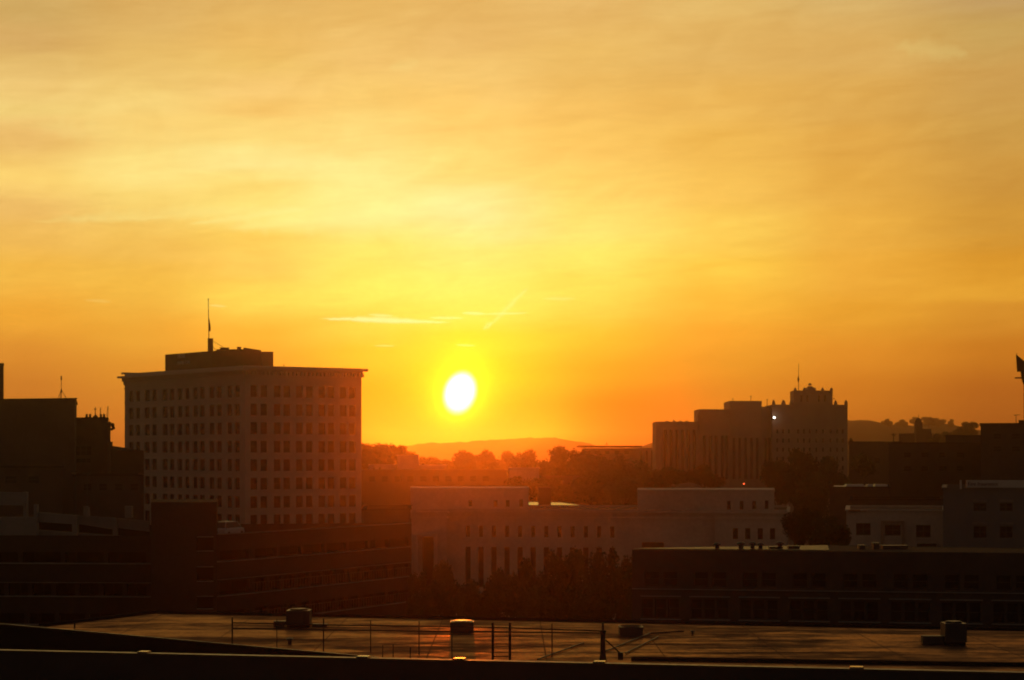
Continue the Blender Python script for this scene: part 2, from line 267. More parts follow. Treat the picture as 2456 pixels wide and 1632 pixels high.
def root_loc(p):
    v = Vector((0, 0, 0))
    while p is not None: v += p.location; p = p.parent
    return v
class MB:
    def __init__(s): s.v = []; s.f = []; s.mi = []
    def face(s, pts, mi=0):
        n = len(s.v); s.v += [tuple(p) for p in pts]; s.f.append(tuple(range(n, n + len(pts)))); s.mi.append(mi)
    def prism(s, poly, z0, z1, mi=0, top=True, bot=True, tmi=None):
        """poly counter-clockwise seen from above; z1 may be a list of heights"""
        n = len(poly); b = [Vector((p[0], p[1], z0)) for p in poly]
        zt = z1 if isinstance(z1, (list, tuple)) else [z1] * n
        t = [Vector((p[0], p[1], zt[i])) for i, p in enumerate(poly)]
        for i in range(n):
            j = (i + 1) % n; s.face([b[i], b[j], t[j], t[i]], mi)
        if top: s.face(t, mi if tmi is None else tmi)
        if bot: s.face(b[::-1], mi)
    def box(s, c, d, rz=0.0, mi=0, taper=1.0):
        """c = centre of the base, d = size"""
        ca, sa = math.cos(rz), math.sin(rz); pts = []
        for k, z in ((1, 0), (taper, d[2])):
            for (x, y) in ((-1, -1), (1, -1), (1, 1), (-1, 1)):
                X_, Y_ = x * d[0] / 2 * k, y * d[1] / 2 * k
                pts.append(Vector((c[0] + X_ * ca - Y_ * sa, c[1] + X_ * sa + Y_ * ca, c[2] + z)))
        for q in ((0, 1, 5, 4), (1, 2, 6, 5), (2, 3, 7, 6), (3, 0, 4, 7), (4, 5, 6, 7), (3, 2, 1, 0)):
            s.face([pts[i] for i in q], mi)
    def tube(s, p0, p1, r0, r1=None, n=8, mi=0):
        p0 = Vector(p0); p1 = Vector(p1); r1 = r0 if r1 is None else r1; d = (p1 - p0).normalized()
        a = d.orthogonal().normalized(); b = d.cross(a)
        c0 = [p0 + (a * math.cos(t) + b * math.sin(t)) * r0 for t in [2 * math.pi * i / n for i in range(n)]]
        c1 = [p1 + (a * math.cos(t) + b * math.sin(t)) * r1 for t in [2 * math.pi * i / n for i in range(n)]]
        for i in range(n): j = (i + 1) % n; s.face([c0[i], c0[j], c1[j], c1[i]], mi)
        s.face(c0[::-1], mi); s.face(c1, mi)
    def lathe(s, c, prof, n=12, mi=0):
        for k in range(len(prof) - 1):
            (r0, z0), (r1, z1) = prof[k], prof[k + 1]
            for i in range(n):
                a, b = 2 * math.pi * i / n, 2 * math.pi * (i + 1) / n
                s.face([(c[0] + r0 * math.cos(a), c[1] + r0 * math.sin(a), c[2] + z0), (c[0] + r0 * math.cos(b), c[1] + r0 * math.sin(b), c[2] + z0),
                        (c[0] + r1 * math.cos(b), c[1] + r1 * math.sin(b), c[2] + z1), (c[0] + r1 * math.cos(a), c[1] + r1 * math.sin(a), c[2] + z1)], mi)
    def build(s, name, mats, parent=None, kind=None, origin=None):
        if isinstance(mats, str): mats = [mats]
        off = root_loc(parent) if parent is not None else Vector(origin or (0, 0, 0))
        me = bpy.data.meshes.new(name)
        me.from_pydata([(a - off.x, b - off.y, c - off.z) for a, b, c in s.v], [], s.f)
        for m_ in mats: me.materials.append(MATS[m_])
        me.polygons.foreach_set('material_index', s.mi); me.update()
        o = bpy.data.objects.new(name, me); col.objects.link(o)
        if parent is not None: o.parent = parent
        else: o.location = off
        if kind: o['kind'] = kind
        return o
def thing(name, label, cat, loc, group=None):
    o = bpy.data.objects.new(name, None); col.objects.link(o); o.empty_display_size = 0.3
    o.location = loc; o['label'] = label; o['category'] = cat
    if group: o['group'] = group
    return o
def tag(o, label, cat, group=None):
    o['label'] = label; o['category'] = cat
    if group: o['group'] = group
    return o
def copy_tree(o, loc, label, parent=None):
    c = o.copy(); col.objects.link(c)
    if parent is None: c.location = loc; c['label'] = label
    else: c.parent = parent
    for ch in list(o.children): copy_tree(ch, None, None, c)
    return c
def wallgrid(mb, A, B, z0, z1, ops, depth, mi=0, rmi=None):
    """wall from A (left) to B (right) seen from outside with real openings (s0,s1,za,zb) and reveals"""
    rmi = mi if rmi is None else rmi
    A = Vector(A); B = Vector(B); L = (B - A).length; d = (B - A) / L; nn = Vector((d.y, -d.x))
    def pt(s_, z, dep=0.0): p = A + d * s_ - nn * dep; return Vector((p.x, p.y, z))
    xs = sorted({0.0, L} | {round(o[0], 4) for o in ops} | {round(o[1], 4) for o in ops})
    zs = sorted({z0, z1} | {round(o[2], 4) for o in ops} | {round(o[3], 4) for o in ops})
    for i in range(len(xs) - 1):
        run = None
        for k in range(len(zs) - 1):
            cx, cz = (xs[i] + xs[i + 1]) / 2, (zs[k] + zs[k + 1]) / 2
            hole = any(o[0] < cx < o[1] and o[2] < cz < o[3] for o in ops)
            if not hole: mb.face([pt(xs[i], zs[k]), pt(xs[i + 1], zs[k]), pt(xs[i + 1], zs[k + 1]), pt(xs[i], zs[k + 1])], mi)
    for (a, b, za, zb) in ops:
        mb.face([pt(a, za), pt(a, za, depth), pt(a, zb, depth), pt(a, zb)], rmi)
        mb.face([pt(b, za, depth), pt(b, za), pt(b, zb), pt(b, zb, depth)], rmi)
        mb.face([pt(a, zb), pt(a, zb, depth), pt(b, zb, depth), pt(b, zb)], rmi)
        mb.face([pt(a, za, depth), pt(a, za), pt(b, za), pt(b, za, depth)], rmi)
    return pt
def sash_window(pt, o, depth, parent, name='window', mb=None, mull=0, trans=1, fw=0.09, build=True, mats=('glass', 'sash')):
    """glass pane with frame bars, one mesh; bars stand proud of the pane"""
    m = mb or MB(); fm = mb or MB(); a, b, za, zb = o
    m.face([pt(a, za, depth), pt(b, za, depth), pt(b, zb, depth), pt(a, zb, depth)], 0)
    def bar(s0, s1, q0, q1):
        e = depth - 0.06
        f_ = [pt(s0, q0, e), pt(s1, q0, e), pt(s1, q1, e), pt(s0, q1, e)]; k = [pt(s0, q0, depth - .003), pt(s1, q0, depth - .003), pt(s1, q1, depth - .003), pt(s0, q1, depth - .003)]
        fm.face(f_, 1 if mb else 0)
        for i in range(4): j = (i + 1) % 4; fm.face([k[i], k[j], f_[j], f_[i]], 1 if mb else 0)
    i_ = 0.004
    bar(a + i_, a + fw, za + i_, zb - i_); bar(b - fw, b - i_, za + i_, zb - i_)
    bar(a + fw, b - fw, za + i_, za + fw); bar(a + fw, b - fw, zb - fw, zb - i_)
    for t in range(trans):
        z = za + (zb - za) * (t + 1) / (trans + 1); bar(a + fw, b - fw, z - fw / 2, z + fw / 2)
    for t in range(mull):
        x = a + (b - a) * (t + 1) / (mull + 1); bar(x - fw / 2, x + fw / 2, za + fw, zb - fw)
    if mb is None:
        wo_ = m.build(name, [mats[0]], parent); fm.build('sash', [mats[1]], wo_); return wo_
def s_of_u(A, B, u):
    k = (u - U0) / F; A = Vector(A); B = Vector(B); L = (B - A).length; d = (B - A) / L
    return (k * A.y - A.x) / (d.x - k * d.y)
def block(name, label, cat, pts, ztop, mats=('tan_brick', 'tar_roof'), coping=None, z0=0.0, par=0.8, fronts=None, rec=0.25, fw=0.09, mull=0, trans=1, group=None, cop_h=0.18):
    """a building: pts are (u, D) corners, counter-clockwise from above starting front-left, front-right.
    fronts = {edge index: [openings in metres]}. The roof lies par below the parapet top."""
    poly = [W(*p) for p in pts]; n = len(poly)
    c = sum(poly, Vector((0, 0))) / n
    t = thing(name, label, cat, (c.x, c.y, z0), group)
    wm = MB(); wins = []
    for i in range(n):
        j = (i + 1) % n
        ops = (fronts or {}).get(i, [])
        pt = wallgrid(wm, poly[i], poly[j], z0, ztop, ops, rec)
        for o in ops: wins.append((pt, o))
    # parapet: inner face and top
    inner = [c + (p - c) * (1 - 0.35 / max(1, (p - c).length)) for p in poly]
    for i in range(n):
        j = (i + 1) % n
        a, b, a2, b2 = poly[i], poly[j], inner[i], inner[j]
        wm.face([(a.x, a.y, ztop), (b.x, b.y, ztop), (b2.x, b2.y, ztop), (a2.x, a2.y, ztop)])
        wm.face([(b2.x, b2.y, ztop), (b2.x, b2.y, ztop - par), (a2.x, a2.y, ztop - par), (a2.x, a2.y, ztop)])
    wm.build('wall', [mats[0]], t)
    rm = MB(); rm.face([(p.x, p.y, ztop - par) for p in inner]); rm.build('roof', [mats[1]], t)
    if coping:
        cm = MB()
        for i in range(n):
            j = (i + 1) % n; a, b = poly[i], poly[j]; d = (b - a).normalized(); nn = Vector((d.y, -d.x)); L = (b - a).length
            mid = (a + b) / 2 - nn * 0.12
            cm.box((mid.x, mid.y, ztop + 0.003 + 0.001 * i), (L + 0.3, 0.6, cop_h), math.atan2(d.y, d.x))
        cm.build('coping', [coping], t)
    if len(wins) > 100:
        wins.sort(key=lambda w: -(w[1][1] - w[1][0]) / w[0](w[1][0], 0).y)
    rest = None
    for k, (pt, o) in enumerate(wins):
        if k < 100: sash_window(pt, o, rec, t, mull=mull, trans=trans, fw=fw)
        else:
            rest = rest or MB(); sash_window(pt, o, rec, t, mb=rest, mull=mull, trans=trans, fw=fw)
    if rest: rest.build('window', ['glass', 'sash'], t, kind='stuff')
    return t, poly

# ================================================================ ground, hills, streets
gm = MB(); N = 24
for i in range(N):
    for j in range(N):
        x0 = -3400 + 6800 * i / N; x1 = -3400 + 6800 * (i + 1) / N; y0 = -500 + 6500 * j / N; y1 = -500 + 6500 * (j + 1) / N
        gm.face([(x0, y0, 0), (x1, y0, 0), (x1, y1, 0), (x0, y1, 0)])
o = gm.build('ground', 'earth', kind='structure')
rd = MB()
for (a, b, w) in (((-140, 160), (160, 172), 12), ((-300, 460), (300, 470), 12), ((20, 150), (70, 900), 12)):
    a = Vector(a); b = Vector(b); d = (b - a).normalized(); nn = Vector((-d.y, d.x)) * w / 2; z = 0.004 * (1 + len(rd.f))
    rd.face([(*(a - nn), z), (*(b - nn), z), (*(b + nn), z), (*(a + nn), z)])
rd.build('road', 'asphalt', kind='structure')
def hill(prof, D, depth, name='hill', amp=1.0, seed=0.0):
    m = MB(); rows = []
    us = []; u = prof[0][0]
    while u <= prof[-1][0]: us.append(u); u += 3.0
    def vv(u):
        for (a, b) in zip(prof, prof[1:]):
            if a[0] <= u <= b[0]:
                t = (u - a[0]) / max(1e-6, b[0] - a[0]); t = t * t * (3 - 2 * t) * 0.5 + t * 0.5
                return a[1] + (b[1] - a[1]) * t
        return prof[-1][1]
    ks = [-1, -0.8, -0.6, -0.4, -0.2, -0.08, 0, 0.08, 0.3, 0.6, 1.0]
    for k in ks:
        row = []
        for u in us:
            Dk = D + k * depth; x = (u - U0) / F * D
            h = ZV(vv(u), D); f = math.cos(k * math.pi / 2) ** 0.8 if abs(k) < 1 else 0
            nz = noise.fractal(Vector((x / 60 + seed, k * 5, 0)), 1.0, 2.0, 4) * 5 * amp * f + noise.noise(Vector((x / 11, k * 9, seed))) * 2.2 * amp * f
            row.append((x, Dk, max(-0.5, h * f + nz)))
        rows.append(row)
    for a in range(len(ks) - 1):
        for b in range(len(us) - 1): m.face([rows[a][b], rows[a][b + 1], rows[a + 1][b + 1], rows[a + 1][b]])
    return m.build(name, 'wood_hill', kind='structure')
hill([(820, 1082), (900, 1078), (960, 1074), (1000, 1068), (1040, 1062), (1100, 1060), (1160, 1060), (1210, 1055), (1270, 1048), (1320, 1050), (1370, 1058), (1410, 1066), (1460, 1074), (1520, 1080), (1600, 1084)], 2700, 350, seed=1.0, amp=0.7)
hill([(1480, 1080), (1540, 1072), (1575, 1062), (1640, 1050), (1800, 1030), (1950, 1012), (2040, 1008), (2085, 1009), (2110, 1018), (2160, 1021), (2200, 1022), (2225, 1015), (2262, 1017), (2290, 1026), (2340, 1032), (2420, 1042), (2520, 1060), (2700, 1080)], 1900, 250, seed=5.0, amp=0.22)
hill([(-200, 1086), (0, 1080), (150, 1083), (300, 1078), (500, 1084), (700, 1082), (900, 1086)], 4600, 400, seed=9.0)

# ================================================================ trees
def crown_mesh(seed, lobes, nleaf, leaf, mname='leaf_dark'):
    """unit crown about 1 wide and 1 tall (z 0..1) made of many leaf-sized faces on and in a set of lobes"""
    rnd = random.Random(seed); m = MB()
    for (cx, cy, cz, r) in lobes:
        # a loose core of clumps so the crown is not see-through in its middle
        k = int(nleaf * (r ** 2) / sum(l[3] ** 2 for l in lobes))
        for _ in range(k):
            th = rnd.random() * 2 * math.pi; ph = math.acos(2 * rnd.random() - 1); rad = r * (rnd.random() ** 0.4)
            nz = noise.noise(Vector((math.cos(th) * 2 + seed, math.sin(th) * 2, ph * 2 + cz * 7)))
            rad *= 1 + 0.45 * nz
            c = Vector((cx + rad * math.sin(ph) * math.cos(th), cy + rad * math.sin(ph) * math.sin(th), cz + rad * math.cos(ph) * 0.85))
            a = Vector((rnd.gauss(0, 1), rnd.gauss(0, 1), rnd.gauss(0, 1))).normalized(); b = a.orthogonal().normalized()
            s = leaf * (0.6 + rnd.random() * 0.9)
            m.face([c + a * s, c + b * s * 0.6, c - a * s * 0.9, c - b * s * 0.65])
    return m
def mklobes(seed, n, w=0.5, round_=True):
    rnd = random.Random(seed); L = [(0, 0, 0.52, 0.30)]
    for i in range(n):
        a = 2 * math.pi * i / n + rnd.uniform(-.3, .3); z = rnd.uniform(0.22, 0.78); k = math.sqrt(max(0.05, 1 - ((z - 0.45) / 0.55) ** 2))
        rr_ = w * 0.62 * k; L.append((rr_ * math.cos(a), rr_ * math.sin(a), z, rnd.uniform(0.13, 0.22)))
    L.append((rnd.uniform(-.1, .1), 0, 0.82, 0.15)); return L
def trunk_mesh(seed, w, h, zb):
    rnd = random.Random(seed); m = MB(); m.tube((0, 0, -zb), (0, 0, 0), w * 0.045, w * 0.032, 7); m.tube((0, 0, -.05), (0, 0, h * .6), w * 0.03, w * 0.008, 6)
    for i in range(6):
        a = i * 1.26 + rnd.random(); m.tube((0, 0, h * 0.05 * i), (0.30 * w * math.cos(a), 0.30 * w * math.sin(a), h * (0.35 + 0.06 * i)), w * 0.014, w * 0.003, 5)
    return m
CR = []
for sd_ in range(6):
    CR.append(crown_mesh(sd_ * 13 + 3, mklobes(sd_ + 11, 12 + sd_ % 3), 12000, 0.021))
CROWNS = []; TRUNKS = []
FAR = []
def _mesh(mb, name, mats):
    me = bpy.data.meshes.new(name); me.from_pydata(mb.v, [], mb.f)
    for q in mats: me.materials.append(MATS[q])
    me.update(); return me
for i in range(6):
    CROWNS.append(_mesh(CR[i], 'crown', ['leaf_dark' if i % 2 == 0 else 'leaf_mid']))
tcount = 0
def tree(u, vtop, vbot, wpx, D, label, group=None, kind=0):
    """crown spans vtop..vbot and wpx pixels wide at distance D; trunk down to the ground"""
    global tcount
    i = tcount % 6 if not kind else kind; tcount += 1
    zt, zb = ZV(vtop, D), ZV(vbot, D); h = zt - zb; w = wpx / F * D
    p = W(u, D); t = thing('tree', label, 'tree', (p.x, p.y, 0), group)
    c = bpy.data.objects.new('crown', CROWNS[i]); col.objects.link(c); c.parent = t
    c.location = (0, 0, zb); c.scale = (w * 1.05, w * 1.05, h * 1.04); c.rotation_euler = (0, 0, tcount * 1.3)
    k = bpy.data.objects.new('trunk', _mesh(trunk_mesh(tcount, w, h, max(zb, 0.3)), 'trunk', ['bark'])); col.objects.link(k); k.parent = t
    k.location = (0, 0, zb)
    return t
G1 = 'hazy trees below the setting sun'
for (u, vt, vb, w, D, l) in (
  (858, 1058, 1140, 58, 560, 'ragged tree right against the corner of the tall office building'),
  (888, 1062, 1140, 74, 570, 'leaning broad tree just right of the tall office building'),
  (935, 1063, 1130, 52, 620, 'small domed tree beside the pale rooftop box'),
  (962, 1066, 1128, 56, 640, 'rounded tree behind the pale rooftop box'),
  (915, 1082, 1140, 60, 600, 'low tree left of the pale rooftop box'),
  (1012, 1094, 1140, 62, 660, 'low rounded tree right of the pale rooftop box'),
  (1060, 1102, 1150, 60, 640, 'lowest bush-like tree straight below the sun'),
  (1120, 1080, 1180, 78, 640, 'broad tree just right below the sun glow'),
  (1170, 1078, 1170, 66, 660, 'second broad tree right of the sun glow')
  ,(1215, 1080, 1170, 62, 650, 'tree above the whitish rooftop box'),
  (1272, 1076, 1180, 72, 640, 'peaked tree between the whitish rooftop box and the tallest hazy tree'),
  (1336, 1068, 1190, 74, 560, 'tallest hazy tree left of the thin canopy roof'),
  (1380, 1076, 1200, 64, 550, 'tree whose crown meets the left end of the thin canopy roof'),
  (1430, 1086, 1210, 84, 520, 'wide dark tree in front of the canopy roof building'),
  (1495, 1088, 1200, 84, 500, 'dark tree in front of the right half of the canopy roof building'),
  (1545, 1120, 1200, 70, 480, 'low dark tree left of the long gothic building'),
  (1250, 1140, 1210, 70, 420, 'low tree behind the left tier of the white building'),
  (1330, 1142, 1215, 90, 430, 'low tree behind the shining roof strips'),
  (1420, 1140, 1220, 100, 420, 'wide low tree behind the middle of the white building'),
  (1500, 1142, 1220, 80, 410, 'low tree just left of the right tier of the white building'),
  (1600, 1118, 1170, 70, 470, 'dark tree at the foot of the gothic building left end'),
  (1690, 1112, 1170, 66, 470, 'dark tree at the foot of the gothic building middle')):
    tree(u, vt + 1, vb + 10, w * 1.5, D, l, G1)
G2 = 'dark trees between the buildings on the right'
for (u, vt, vb, w, D, l) in (
  (1908, 1074, 1230, 128, 400, 'large dark tree standing before the gothic tower'),
  (1992, 1092, 1235, 100, 390, 'second large dark tree, right of the one before the gothic tower'),
  (1868, 1100, 1240, 90, 395, 'dark tree at the right end of the white building upper tier'),
  (1950, 1140, 1260, 110, 370, 'dark tree low between the two large ones before the tower'),
  (1925, 1215, 1330, 96, 210, 'dark tree right of the end of the white building'),
  (1990, 1235, 1335, 104, 200, 'dark tree left of the small white house with square windows'),
  (2262, 1034, 1090, 62, 760, 'black rounded tree in front of the domed church tower'),
  (2316, 1011, 1060, 66, 900, 'lone domed tree on the skyline left of the tall dark block'),
  (2236, 1050, 1090, 40, 700, 'small dark tree right of the church tower'),
  (2042, 1051, 1085, 16, 560, 'tiny tree tuft against the right corner of the gothic building'),
  (2070, 1085, 1150, 60, 470, 'dim tree in front of the low block right of the gothic building'),
  (2175, 1200, 1260, 70, 300, 'dim tree behind the small white house')):
    tree(u, vt, vb, w, D, l, G2)
G3 = 'skyline trees on the ridge at right'
for (u, vt, w, l) in ((2130, 1007, 20, 'leftmost squarish skyline tree on the right ridge'), (2162, 1009, 30, 'twin-lobed skyline tree left of the church dome'),
  (2192, 1003, 20, 'skyline tree just left of the church dome'), (2228, 1003, 36, 'broad skyline tree right of the church dome'), (2250, 1006, 34, 'sloping skyline tree second right of the church dome'), (2281, 1008, 15, 'small round skyline tree left of the lone domed tree'),
  (2117, 1012, 10, 'tiny skyline tree at the left of the ridge row')):
    tree(u, vt - 3, vt + 20, w * 1.1, 1840, l, G3)
G4 = 'dark street trees in front of the white building'
for (u, vt, vb, w, D, l) in (
  (1010, 1368, 1490, 70, 205, 'tree at the left foot of the white building beside the parking garage'),
  (1062, 1346, 1480, 90, 215, 'rounded tree in front of the left pavilion of the white building'),
  (1128, 1388, 1490, 90, 200, 'low tree below the first tall windows of the white building'),
  (1195, 1362, 1490, 100, 205, 'tree covering the foot of the middle tall windows'),
  (1262, 1335, 1490, 96, 208, 'pointed tree before the last visible tall windows'),
  (1325, 1318, 1490, 110, 200, 'tall dark tree below the middle of the white building'),
  (1392, 1311, 1490, 100, 205, 'tallest dark tree in the clump at the centre'),
  (1462, 1314, 1490, 96, 195, 'dark tree at the right end of the clump'),
  (1505, 1330, 1490, 70, 190, 'narrow dark tree touching the dark brick block corner'),
  (1165, 1410, 1500, 90, 180, 'nearest low dark tree left of centre'),
  (1290, 1400, 1500, 110, 178, 'nearest low dark tree at the centre'),
  (1420, 1395, 1500, 110, 176, 'nearest low dark tree right of centre')):
    tree(u, vt, 1540, w * 1.1, D, l, G4)

# ================================================================ tall office building
C0 = W(588, 392); CL = W(299, 432); CRr = W(867, 406)
ZT = ZV(877, 392)
back = CL + (CRr - C0)
oc = (C0 + back) / 2
tb = thing('office_building', 'tall pale stone office building with rows of paired windows, flagpole and overhanging cornice', 'building', (oc.x, oc.y, 0))
FLOOR = 44.6 * 392 / F
def rowz(k):   # top and bottom of window row k (0 = top)
    zt = ZV(923.5, 392) - k * FLOOR; return zt - 2.45, zt
wm = MB(); wins = []
LL = (C0 - CL).length; LR = (CRr - C0).length
# left facade: CL (left) -> C0 (right)
leftpairs = [(308, 320, 325, 336), (346, 359, 364, 376), (389, 402, 406, 418), (425, 437, 443, 454), (462, 474, 478, 491), (501, 514, 519, 532), (544, 556, 562, 575)]
rightpairs = [(601, 617, 625, 641), (657, 673, 680, 696), (710, 726, 734, 750), (764, 780, 786, 802), (815, 831, 837, 853)]
for (A, B, prs) in ((CL, C0, leftpairs), (C0, CRr, rightpairs)):
    ops = []
    for k in range(9):
        zb, zt = rowz(k)
        for p in prs:
            for a, b in ((p[0], p[1]), (p[2], p[3])):
                ops.append((s_of_u(A, B, a), s_of_u(A, B, b), zb, zt))
    pt = wallgrid(wm, A, B, 0, ZT, ops, 0.35)
    wins += [(pt, o_) for o_ in ops]
for (A, B) in ((CRr, back), (back, CL)): wallgrid(wm, A, B, 0, ZT, [], 0)
# stone piers between pairs and spandrel bands, thin relief
def along(mb, A, B, s0, s1, z0, z1, pro, mi=0):
    A = Vector(A); B = Vector(B); d = (B - A).normalized(); nn = Vector((d.y, -d.x)); mid = A + d * (s0 + s1) / 2 + nn * (pro / 2 - 0.02)
    mb.box((mid.x, mid.y, z0), (abs(s1 - s0), pro + 0.04, z1 - z0), math.atan2(d.y, d.x), mi)
wm.build('wall', 'limestone', tb)
wins.sort(key=lambda w: -(w[1][1] - w[1][0]) / w[0](w[1][0], 0).y)
rest = MB()
for k, (pt, o_) in enumerate(wins):
    if k < 99: sash_window(pt, o_, 0.35, tb, fw=0.11)
    else: sash_window(pt, o_, 0.35, tb, mb=rest, fw=0.11)
rest.build('window', ['glass', 'sash'], tb, kind='stuff')
sl = MB(); pl = MB()
for (A, B, prs) in ((CL, C0, leftpairs), (C0, CRr, rightpairs)):
    L = (B - A).length
    for k in range(9):
        zb, zt = rowz(k)
        sl = MB(); along(sl, A, B, 0.02, L - 0.02, zb - 0.20, zb - 0.02, 0.10); sl.build('sill_band', 'limestone', tb)
    sl = MB(); along(sl, A, B, 0.02, L - 0.02, ZV(915, 392) - 0.25, ZV(915, 392), 0.25); sl.build('string_course', 'limestone', tb)
co = MB()
for (A, B) in ((CL, C0), (C0, CRr), (CRr, back), (back, CL)):
    L = (B - A).length; dd = 0.001 * len(co.f)
    for (za, zb, pro) in ((ZT - 1.5, ZT - 1.05, 0.45), (ZT - 1.05 , ZT - 0.62, 1.25), (ZT - 2.6, ZT - 1.5, 0.22)):
        along(co, A, B, -pro + dd, L + pro - dd, za + dd, zb + dd - .002, pro)
    n = int(L / 0.9)
    for i in range(n): along(co, A, B, (i + 0.3) * L / n, (i + 0.62) * L / n, ZT - 1.85, ZT - 1.06, 0.85)
co.build('cornice', 'limestone', tb)
rf = MB(); rf.face([(p.x, p.y, ZT - 0.02) for p in (CL, C0, CRr, back)]); rf.build('roof', 'tar_roof', tb)
# penthouse
pA = W(396, 421); pB = W(510, 405); pC = W(627, 401)
zpl = ZV(851, 421)
ph = MB()
pl_ = [pA, pB, pC, pC + Vector((1, 12)), pA + Vector((4, 12))]
ph.prism([(p.x, p.y) for p in pl_], ZT - 0.03, [zpl, ZV(842, 405), ZV(844, 401), ZV(841, 408), ZV(849, 421)])
ph.box((*W(560, 407), ZV(840, 406) - 1.0), (6.8, 3, 1.15), 0.0)
pho = ph.build('penthouse', 'brown_brick', tb)
ds = MB(); dp = W(603, 404); zz = ZV(841, 405)
ds.prism([W(584, 403.5), W(626, 402), W(626, 409), W(586, 410)], zz - 0.6, [zz + 0.55, zz - 0.1, zz - 0.1, zz + 0.7]); ds.build('vaulted_roof', 'brown_brick', tb)
for (ua, ub, vt, nm) in ((529, 548, 835.5, 'vent_housing'), (570, 577, 834, 'chimney')):
    m = MB(); D = 405.0; c = W((ua + ub) / 2, D); m.box((c.x, c.y, ZV(842, D) - 0.4), ((ub - ua) / F * D, 1.4, ZV(vt, D) - ZV(842, D) + 0.4))
    m.box((c.x, c.y, ZV(vt, D)), ((ub - ua) / F * D + 0.25, 1.6, 0.1)); m.build(nm, 'brown_brick', tb)
ml = MB(); D = 406.0; c = W(504, D); ml.box((c.x, c.y + .4, ZV(845, D)), (1.0, 1.0, ZV(813, D) - ZV(845, D))); ml.box((c.x, c.y + .4, ZV(813, D)), (1.1, 1.1, 0.1)); ml.build('chimney', 'brown_brick', tb)
st = MB(); st.tube(P(511, 819, D), P(539, 835, 404), 0.05, n=5); st.tube(P(511, 832, D), P(518, 842, 405), 0.05, n=5); st.build('guy_wire', 'dark_metal', tb)
dt = MB(); dt.tube(P(681, 879, 397), P(681, 874, 397), 0.05, n=5); dt.tube(P(679, 876, 397), P(683, 876, 397), 0.04, n=5); dt.build('aerial', 'dark_metal', tb)
fp = thing('flagpole', 'slim flagpole on top of the tall office building with a limp hanging flag', 'flagpole', P(500.5, 813, D))
m = MB(); m.tube(P(501, 813, D), P(499.5, 719, D), 0.10, 0.06, 7); m.lathe(P(499.5, 719, D), [(0.0, .25), (.13, .12), (.13, .0), (0, -.08)], 8); m.build('pole', 'dark_metal', fp)
fl = thing('flag', 'limp dark flag hanging from the flagpole of the tall office building', 'flag', P(501, 795, D))
m = MB(); pr = [(765, 0.05), (772, 0.10), (782, 0.17), (790, 0.19), (795, 0.16)]
for (a, b) in zip(pr, pr[1:]):
    for q in range(3):
        p0 = P(500.5 + 0.3 * q, a[0], D); p1 = P(500.8 + 0.3 * q, b[0], D); y = 0.06 * (-1) ** q
        w0, w1 = a[1] * (q + 1) / 1.6, b[1] * (q + 1) / 1.6
        m.face([p0, p0 + Vector((w0, y, 0)), p1 + Vector((w1, y, 0)), p1])
m.build('cloth', 'flag_cloth', fl)
# rooftop lettering on the penthouse wall
def text3d(s_, size, loc, rot, matn, parent, name, ext=0.04):
    cu = bpy.data.curves.new(name, 'FONT'); cu.body = s_; cu.size = size; cu.extrude = ext; cu.align_x = 'LEFT'
    o_ = bpy.data.objects.new(name, cu); col.objects.link(o_); cu.materials.append(MATS[matn])
    dg = bpy.context.evaluated_depsgraph_get(); me = bpy.data.meshes.new_from_object(o_.evaluated_get(dg))
    bpy.data.objects.remove(o_); me.materials.clear(); me.materials.append(MATS[matn])
    o2 = bpy.data.objects.new(name, me); col.objects.link(o2); o2.parent = parent
    o2.location = Vector(loc) - root_loc(parent); o2.rotation_euler = rot; return o2
dW = (pB - pA).normalized(); angw = math.atan2(dW.y, dW.x); nW = Vector((dW.y, -dW.x))
for (s_, u, v, sz) in (('HOTEL', 427, 859.5, 1.02), ('HAMILTON', 426, 876, 1.05)):
    s0 = s_of_u(pA, pB, u); p = pA + dW * s0 + nW * 0.06
    text3d(s_, sz, (p.x, p.y, ZV(v, p.y)), (R(90), R(-1.0), angw), 'letter_pale', tb, 'lettering')

# ================================================================ buildings at left
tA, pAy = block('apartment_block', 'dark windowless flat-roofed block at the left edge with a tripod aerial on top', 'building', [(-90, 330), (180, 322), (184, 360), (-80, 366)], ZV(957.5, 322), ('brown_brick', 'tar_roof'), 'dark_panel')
m = MB(); m.prism([W(-30, 328), W(8, 327), W(9, 334), W(-30, 335)], ZV(957, 325), ZV(873, 327)); m.prism([W(-31, 327.6), W(9, 326.6), W(10, 334.4), W(-31, 335.5)], ZV(873, 327), ZV(873, 327) + .12); m.build('stair_tower', 'brown_brick', tA)
D = 326.0
an = thing('aerial', 'tripod aerial mast on the dark flat-roofed block at the left edge', 'aerial', P(147, 956, D))
m = MB(); m.tube(P(147, 957, D), P(147, 903, D), 0.06, 0.05, 6); m.build('mast', 'dark_metal', an)
m = MB()
for (u, dy) in ((136, 0.6), (159, 0.6), (146, -0.8)): m.tube(P(u, 955.5, D) + Vector((0, dy, -.2)), P(147, 935, D), 0.045, n=5)
m.build('leg', 'dark_metal', an)
m = MB(); m.tube(P(147, 912, D), P(147, 902, D), 0.13, 0.11, 8); m.tube(P(147, 942, D), P(147, 934, D), 0.12, n=8); m.build('antenna_head', 'dark_metal', an)
fB = [(2.2, 5.2, ZV(1093, 345), ZV(1070, 345)), (2.4, 5.1, ZV(1110, 345), ZV(1100, 345))]
tB, _ = block('masonry_building', 'dark building with knobbed pinnacles and a cross on its roof', 'building', [(150, 345), (257, 345), (259, 372), (150, 372)], ZV(1004, 345), ('brown_brick', 'tar_roof'), 'dark_panel', fronts={0: fB}, mull=2)
D = 346.0
m = MB()
m.prism([W(203, D), W(253, D), W(253, 352), W(203, 352)], ZV(1005, D), ZV(1002, D))
